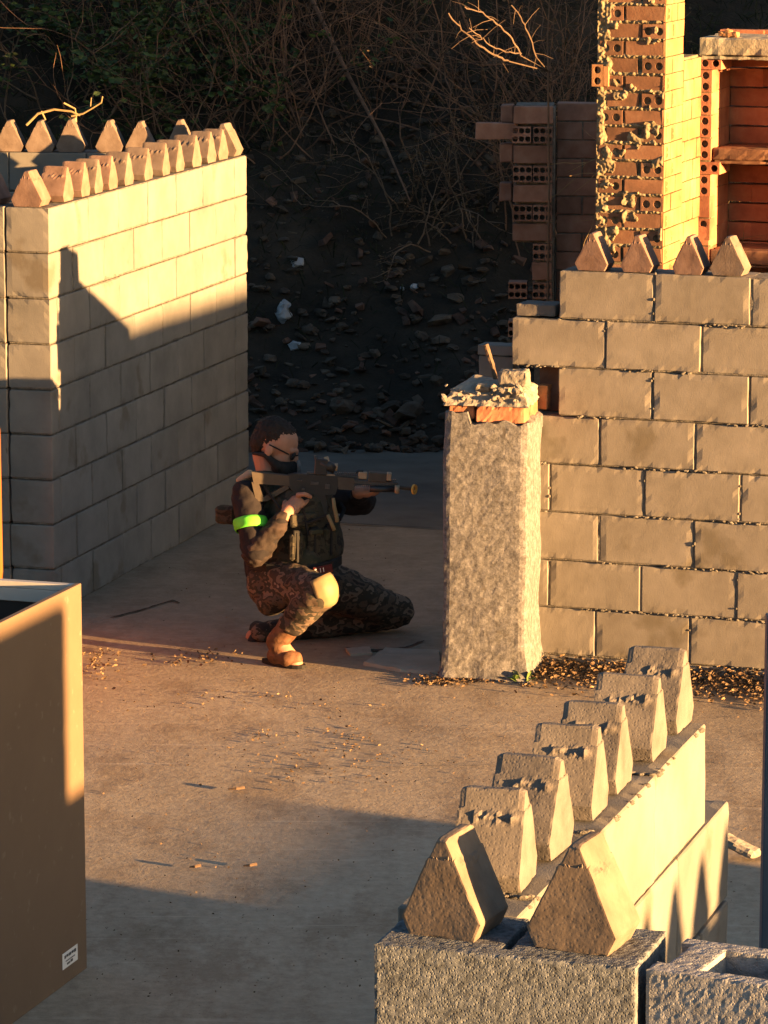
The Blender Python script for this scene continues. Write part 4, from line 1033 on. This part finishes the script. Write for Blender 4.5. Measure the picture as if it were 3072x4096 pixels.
GR=q3(605,590,15.19)
hd_r=(q3(600,560,15.17)-WRR).normalized()
hand(body,WRR,.085,hd_r,(Vector((.25,.9,-.3))).normalized(),1,(.35,1.25,1.35,1.4),.018)
body.capsule(q3(570,545,15.14),q3(620,540,15.13),.0105,.010,9,3);body.capsule(q3(620,540,15.13),q3(668,560,15.15),.010,.009,9,3)
hd_l=Vector((.86,-.28,.12)).normalized()
hand(body,WRL,.080,hd_l,Vector((.1,-.25,.95)).normalized(),-1,(.9,1.0,1.0,1.05),.0175)
remesh(body,'body',mSkin,.0045,per,lambda p:.0007*noise.noise(p*60),1)
def cloth(name,m,build,vox=.007,amp=.005,s=16,seed=0):
    mb=MB();build(mb);return remesh(mb,name,m,vox,per,folds(amp,s,seed),2)
# hair and beard line
hm=MB();hm.ell(hd(-.030,0,.043),.084,.0775,.081,HR);hm.ell(hd(-.062,0,.005),.050,.070,.066,HR);hm.ell(hd(-.004,0,.074),.064,.060,.044,HR)
remesh(hm,'hair',mHair,.005,per,lambda p:.004*noise.noise(p*60)+.005*noise.noise(p*150),1)
# glasses and lower face mask with goggle strap
g=MB();g.tube([hd(-.02,.078,.012),hd(.03,.073,.010),hd(.070,.055,.006)],.0032,6)
g.ell(hd(.086,.030,.002),.009,.026,.019,HR);g.ell(hd(.086,-.030,.002),.009,.026,.019,HR);g.tube([hd(.095,.02,.008),hd(.100,0,.010),hd(.095,-.02,.008)],.003,6)
g.build('glasses',mWeb,per,smooth=True)
mk=MB();mk.ell(hd(.060,0,-.062),.060,.066,.052,HR);mk.capsule(hd(.10,0,-.035),hd(.112,0,-.075),.022,.030,12,4)
mk.capsule(hd(-.02,.070,-.035),hd(.05,.058,-.060),.012,.022,10,4);mk.capsule(hd(-.07,.045,-.055),hd(-.02,.070,-.035),.008,.012,8,3)
remesh(mk,'face_mask',mWeb,.005,per,lambda p:.001*noise.noise(p*90),1)
mm=MB();mm.tube([hd(.112,.030,-.004),hd(.130,.028,-.030),hd(.140,.022,-.060),hd(.138,.015,-.085)],[.006,.010,.010,.006],8);mm.build('mask_mesh',mMesh,per,smooth=True)
# shirt: torso, sleeves, hanging hem
def shirt(m):
    m.capsule(NCK-Z3*.03,CHS,.080,.145,18,5);m.capsule(CHS,WST,.145,.138,18,5);m.capsule(WST,PEL-Z3*.02,.135,.135,18,5)
    m.capsule(SHR,SHL,.062,.060);m.capsule(SHR+Z3*.005,ELR,.064,.057,18,5);m.capsule(ELR,ELR.lerp(WRR,.80),.056,.036,16,5)
    m.capsule(SHL,ELL,.062,.056,18,5);m.capsule(ELL,ELL.lerp(WRL,.75),.055,.038,16,5)
    m.capsule(q3(300,1060,15.28),q3(300,1270,15.22),.075,.055,16,5);m.capsule(q3(330,1100,15.42),q3(370,1200,15.42),.10,.10,16,5)
cloth('shirt',mShirt,shirt,.007,.007,16,1)
def slv(m):
    a=ELR.lerp(WRR,.02);m.capsule(ELR-Vector((0,.004,0)),ELR.lerp(WRR,.84),.0575,.038,16,5)
cloth('rolled_sleeve',mSleeve,slv,.006,.012,22,6)
# armband
ab=MB();t=(ELR-SHR).normalized();c0=SHR.lerp(ELR,.50);u=t.cross(Vector((0,1,0))).normalized();v=t.cross(u);n_=28;vs=[];fs=[]
for k,(h,r) in enumerate(((-.024,.0655),(-.012,.0685),(.012,.0675),(.024,.064))):
    for i in range(n_):
        th=2*math.pi*i/n_;vs.append(c0+t*(h+.010*math.sin(th+.6))+(u*math.cos(th)+v*math.sin(th))*(r+.0015*math.sin(5*th)))
for k in range(3):
    for i in range(n_):fs.append([k*n_+i,k*n_+(i+1)%n_,(k+1)*n_+(i+1)%n_,(k+1)*n_+i])
ab.add(vs,fs,.5);o=ab.build('armband',mGreen,per,smooth=True);md=o.modifiers.new('t','SOLIDIFY');md.thickness=.004;md.offset=1
# trousers
def trou(m):
    m.capsule(HIPR,KNR,.100,.078,18,5);m.capsule(KNR+Vector((-.005,0,-.01)),KNR.lerp(ANR,.62),.078,.060,18,5)
    m.capsule(PEL+Vector((-.06,0,-.02)),HIPR+Vector((-.02,0,-.02)),.110,.100,18,5);m.capsule(PEL+Vector((.02,.02,.0)),HIPL,.125,.11,18,5)
    m.capsule(HIPL,HIPL.lerp(KNL,.55),.108,.098,18,5);m.capsule(HIPL.lerp(KNL,.5),KNL,.100,.074,18,5);m.capsule(KNL-Z3*.005,ANL,.072,.050,18,5)
    m.capsule(q3(350,1400,15.15),q3(470,1330,15.1),.055,.06,14,4)
cloth('trousers',mCamo,trou,.0075,.010,14,3)
# boots
def bt(m):
    a=KNR.lerp(ANR,.58);m.capsule(a,ANR,.050,.046,16,5);m.capsule(ANR,ANR.lerp(TOR,.35)-Z3*.03,.046,.044,16,5)
    m.capsule(q3(395,1790,15.05),q3(430,1835,15.02),.036,.034,14,4);m.capsule(q3(400,1800,15.03),TOR+Vector((-.02,0,.022)),.040,.036,16,5);m.capsule(TOR+Vector((-.03,0,.02)),TOR+Vector((0,0,.019)),.037,.033,16,5)
cloth('boot',mBoot,bt,.005,.0025,30,4)
sb=MB();dd=(TOR-q3(385,1820,15.05));dd.z=0;dd.normalize();sd=dd.cross(Z3);c=q3(385,1820,15.05)
pts=[];c.z=0
for i in range(22):
    th=2*math.pi*i/22;x_=math.cos(th);y_=math.sin(th);pts.append((x_*.112,y_*(.040+.006*x_)))
sb.prism(pts,dd,sd,c.lerp(TOR*1,.5)-dd*.006+Vector((0,0,-c.lerp(TOR,.5).z+.008)),.016);sb.build('boot_sole',mWeb,per,smooth=False)
def bt2(m):
    m.capsule(KNL.lerp(ANL,.86),ANL,.052,.048,16,5);m.capsule(ANL,q3(250,1590,15.58),.045,.036,14,4);m.capsule(q3(262,1650,15.55),q3(225,1700,15.50),.036,.030,14,4)
cloth('boot',mWeb,bt2,.006,.003,30,5)
# knee pad, lower trouser gather
kd=(KNR-HIPR).normalized();kf=(Vector((.50,-.80,.12))).normalized();ku=(Z3*.9+Vector((-.38,.1,0)));ku=(ku-kf*ku.dot(kf)).normalized();ks=kf.cross(ku)
kp=MB();C0=KNR+kf*.062+Z3*.006;n_=9;vs=[];fs=[]
for i in range(n_):
    for j in range(n_):
        a=(i/(n_-1)-.5)*2;b_=(j/(n_-1)-.5)*2;e=max(abs(a),abs(b_))
        vs.append(C0+ks*a*.058*(1-.10*b_*b_)*(1-.12*(b_<0)*abs(b_))+ku*b_*.068*(1-.10*a*a)+kf*(.018-.022*(a*a)-.018*(b_*b_)+(.006 if e<.55 else 0)+(.003 if e>.9 else 0)))
for i in range(n_-1):
    for j in range(n_-1):fs.append([i*n_+j,(i+1)*n_+j,(i+1)*n_+j+1,i*n_+j+1])
kp.add(vs,fs,.5);o=kp.build('knee_pad',mPad,per,smooth=True);md=o.modifiers.new('t','SOLIDIFY');md.thickness=.010;md.offset=-1
st_=MB();st_.tube([C0+ku*.045-ks*.055-kf*.02,C0+ku*.04-ks*.075-kf*.07,C0+ku*.05-kf*.12,],.008,6);st_.tube([C0-ku*.045-ks*.055-kf*.02,C0-ku*.045-ks*.07-kf*.08],.007,6);st_.build('knee_pad_strap',mWeb,per)
# vest: front carrier follows the chest, facing camera and right
vf=Vector((.42,-.90,0)).normalized();vs_=Vector((.90,.42,0)).normalized()
vc=q3(640,790,15.20)
def vest(m):
    a=q3(600,640,15.27);b_=q3(640,960,15.27);m.capsule(a,b_,.118,.130,20,5,1.25,vs_)
    m.capsule(q3(330,560,15.34),q3(400,980,15.34),.12,.128,18,5)
    m.capsule(q3(240,455,15.30),q3(470,620,15.22),.032,.04,12,4);m.capsule(q3(700,470,15.40),q3(650,620,15.25),.03,.04,12,4)
    m.capsule(q3(400,1040,15.22),q3(640,1060,15.16),.055,.06,14,4)
cloth('vest',mVest,vest,.007,.004,22,7)
RV=rotm(vs_,Z3)
vb=MB()
def P3(X,Yp,out=0): return q3(X,Yp,15.13)+vf*out
for i,(X,Y_) in enumerate(((555,945),(690,935),(815,920))):
    b_=MB();b_.box(P3(X,Y_,.0)+Vector((0,.0+.045*(i)*.9-.02,0)),(.060,.030,.112),RV@Matrix.Rotation(.06,3,'X'),.008);o=b_.build('magazine_pouch',mVest,per);roughen(o,.012,.0015,40)
    f_=MB();f_.box(P3(X,Y_-105,.006)+Vector((0,.045*i*.9-.02,0)),(.036,.022,.03),RV,.004);f_.build('magazine',mWeb,per)
    f_=MB();f_.box(P3(X,Y_,.018)+Vector((0,.045*i*.9-.02,0)),(.010,.004,.125),RV,.001);f_.build('pouch_strap',mWeb,per)
b_=MB();b_.box(P3(610,740,.004),(.12,.02,.055),RV,.006);b_.box(P3(700,830,.012),(.06,.014,.02),RV,.003);b_.box(P3(560,790,.01),(.03,.014,.02),RV,.003);b_.build('chest_panel',mVest,per)
b_=MB();b_.tube([P3(845,570,-.0),P3(850,640,.004),P3(868,720,.006),P3(870,755,.006)],[.007,.008,.009,.008],6);b_.tube([P3(800,700),P3(825,760,.004),P3(850,820,.004)],.008,6);b_.build('tan_strap',mPad,per,smooth=True)
b_=MB();b_.tube([P3(500,700,.012),P3(640,760,.014),P3(800,700,.0)],.006,6);b_.tube([P3(600,640,.012),P3(640,860,.014)],.005,6);b_.build('webbing',mWeb,per)
b_=MB();b_.tube([q3(870,560,15.42),q3(930,660,15.36),q3(895,740,15.3)],[.012,.009,.008],8);b_.build('hanging_strap',mWeb,per)
# belt with patch
b_=MB();pts=[q3(200,1085,15.2),q3(330,1120,15.14),q3(500,1140,15.105),q3(680,1130,15.10),q3(830,1090,15.17),q3(900,1050,15.28)]
for a,c_ in zip(pts,pts[1:]): b_.box(a.lerp(c_,.5)+Vector((0,-.012,0)),((c_-a).length+.012,.014,.042),rotm(c_-a,Z3),.004)
b_.build('belt',mWeb,per)
bp=MB();pc=q3(765,1130,15.068);pr_=rotm(Vector((.93,.15,.16)),Z3);bp.box(pc,(.080,.006,.034),pr_,.002)
mPatch=mat('patch_red_black',[(.05,.008,.008),(.09,.012,.012)],30,2,.8,0);bo=bp.build('name_patch',mPatch,per)
def text(s,P,rot,size,m,parent,name):
    cu=bpy.data.curves.new(name,'FONT');cu.body=s;cu.size=size;cu.extrude=.0008;cu.align_x='CENTER';cu.align_y='CENTER'
    t_=bpy.data.objects.new(name,cu);C.objects.link(t_);bpy.context.view_layer.update()
    me=bpy.data.meshes.new_from_object(t_.evaluated_get(bpy.context.evaluated_depsgraph_get()));C.objects.unlink(t_);bpy.data.objects.remove(t_)
    me.materials.clear();me.materials.append(m);o=bpy.data.objects.new(name,me);C.objects.link(o);o.parent=parent
    q=parent
    while '_b' not in q:q=q.parent
    M4=rot.to_4x4();M4.translation=P-Vector(q['_b']);o.matrix_local=M4;return o
tr=pr_@Matrix.Rotation(math.pi/2,3,'X')
mWt=mat('white_thread',[(.55,.55,.55),(.65,.65,.65)],10,2,.8)
text('5.11',pc+pr_@Vector((-.014,-.0045,0)),tr,.026,mWt,bo,'patch_lettering')
# rear pouch behind shoulder, tan shoulder pad
b_=MB();b_.box(q3(10,700,15.34),(.05,.09,.075),rotm(Vector((.3,.95,0)),Z3),.012);o=b_.build('rear_pouch',mVest,per);roughen(o,.015,.003,30)
b_=MB();b_.capsule(q3(112,432,15.26),q3(195,385,15.26),.014,.020,10,4);b_.build('shoulder_pad',mBrass,per,smooth=True)
# ---------------------------------------------------------------- rifle
YR=15.20
def r3(X,Yp,dy=0): return q3(X,Yp,YR+dy)
rifle=thing('rifle',r3(600,480),'black and tan rifle with an orange muzzle ring, held by the kneeling person','rifle')
AX=(r3(1350,497)-r3(230,415)).normalized();AU=Z3-AX*Z3.dot(AX);AU.normalize();AR=rotm(AX,AU);OR=r3(230,415)
mpx=FPX/15.3/.5124**-1 if False else 1.0
def seg(X0,X1,yt,yb,th,name,m,par=None,ch=.003,dy=0):
    """box spanning photo columns X0..X1 (region 3 units) and rows yt..yb"""
    a=r3(X0,(yt+yb)/2,dy);b2=r3(X1,(yt+yb)/2,dy);h=abs(r3(X0,yt).z-r3(X0,yb).z);mb=MB();mb.box(a.lerp(b2,.5),((b2-a).length,th,h),AR,ch);return mb.build(name,m,par or rifle)
def poly3(pp,th,name,m,par=None,dy=0):
    mb=MB();O=r3(pp[0][0],pp[0][1],dy);mb.prism([((r3(x,y,dy)-O).x,(r3(x,y,dy)-O).z) for x,y in pp],X3,Z3,O,th);return mb.build(name,m,par or rifle)
poly3([(208,362),(500,392),(505,470),(225,452)],.036,'stock_top',mTan)
poly3([(208,440),(262,445),(300,560),(325,575),(300,592),(242,588)],.034,'butt_plate',mTan)
poly3([(300,560),(480,462),(498,478),(500,492),(330,590),(300,592)],.030,'stock_strut',mTan)
poly3([(490,385),(545,375),(880,395),(885,470),(860,540),(560,535),(500,480)],.034,'receiver',mGun)
poly3([(560,520),(640,530),(625,640),(560,665),(545,600)],.028,'pistol_grip',mTan)
poly3([(690,530),(780,535),(800,640),(790,720),(715,715),(705,640)],.024,'magazine',mGun)
mb=MB();a=r3(640,388);b2=r3(1040,388);mb.box(a.lerp(b2,.5),((b2-a).length,.022,.010),AR,.002)
for X in list(range(648,700,14))+list(range(880,1036,14)): mb.box(r3(X,378),(.0035,.021,.008),AR,.0008)
mb.build('top_rail',mEdge,rifle)
poly3([(880,398),(1010,410),(1010,505),(885,495)],.042,'handguard',mTan)
mb=MB();a=r3(1005,450);b2=r3(1350,450);mb.box(a.lerp(b2,.5),((b2-a).length,.034,.021),AR,.003)
for X in range(1015,1345,15): mb.box(r3(X,432),(.0035,.026,.008),AR,.0008);mb.box(r3(X,468,-.003),(.0035,.033,.008),AR,.0008)
mb.build('handguard_rail',mEdge,rifle)

for nm,c_,sz in (('ejection_port',r3(700,455,-.019),(.034,.004,.014)),('selector',r3(610,500,-.018),(.012,.006,.008)),('side_plate',r3(800,480,-.019),(.02,.003,.02))):
    mb=MB();mb.box(c_,sz,AR,.001);mb.build(nm,mEdge,rifle)
mb=MB();mb.tube([r3(560,430,-.018),r3(600,432,-.020)],.0035,6);mb.build('charging_handle',mEdge,rifle)
o_=seg(700,800,262,385,.040,'optic',mGun);mb=MB();mb.tube([r3(790,250),r3(800,300),r3(812,330)],[.010,.011,.009],8);mb.tube([r3(812,325),r3(880,330)],[.013,.017],10);mb.build('optic_mount',mBrass,o_,smooth=True)
mb=MB();mb.tube([r3(745,290),r3(860,345)],[.021,.021],14);mb.tube([r3(700,262),r3(720,255)],.012,8);mb.build('optic_tube',mGun,o_,smooth=True)
seg(720,860,378,394,.030,'optic_base',mBrass)
o_=seg(1120,1265,368,440,.040,'aiming_box',mTan);seg(1262,1300,372,430,.044,'aiming_box_cap',mBrass,o_);seg(1040,1110,365,420,.022,'front_sight',mBrass)
mb=MB();mb.tube([r3(1020,372),r3(1045,360),r3(1080,362)],.006,6);mb.build('sight_post',mGun,rifle)
mb=MB();mb.tube([r3(1130,498,-.02),r3(1330,502,-.02)],[.0135,.0135],14);mb.build('lamp_tube',mGun,rifle,smooth=True)
mb=MB();mb.tube([r3(1325,502,-.02),r3(1362,503,-.02)],[.0175,.0175],14);mb.build('lamp_head',mBrass,rifle,smooth=True)
mb=MB();mb.tube([r3(1300,480),r3(1478,500)],[.0085,.0085],12);mb.build('barrel',mTan,rifle,smooth=True)
# orange ring at the muzzle
mb=MB();c=r3(1478,503);n_=20;vs=[];fs=[]
nx=Vector((.88,-.47,0));sx_=nx.cross(Z3)
for (r,h) in ((.0215,-.004),(.0215,.004),(.011,.004),(.011,-.004)):
    for i in range(n_):
        th=2*math.pi*i/n_;vs.append(c+nx*h+(sx_*math.cos(th)+Z3*math.sin(th))*r)
for k in range(4):
    for i in range(n_):fs.append([k*n_+i,k*n_+(i+1)%n_,((k+1)%4)*n_+(i+1)%n_,((k+1)%4)*n_+i])
mb.add(vs,fs,.5);mb.build('muzzle_ring',mOrange,rifle,smooth=False)
mb=MB();mb.tube([r3(300,470),r3(420,640,-.05),r3(520,720,-.08),r3(640,700,-.07)],.006,6);mb.build('sling',mWeb,rifle)
for o in list(bpy.data.objects):
    if '_b' in o: del o['_b']
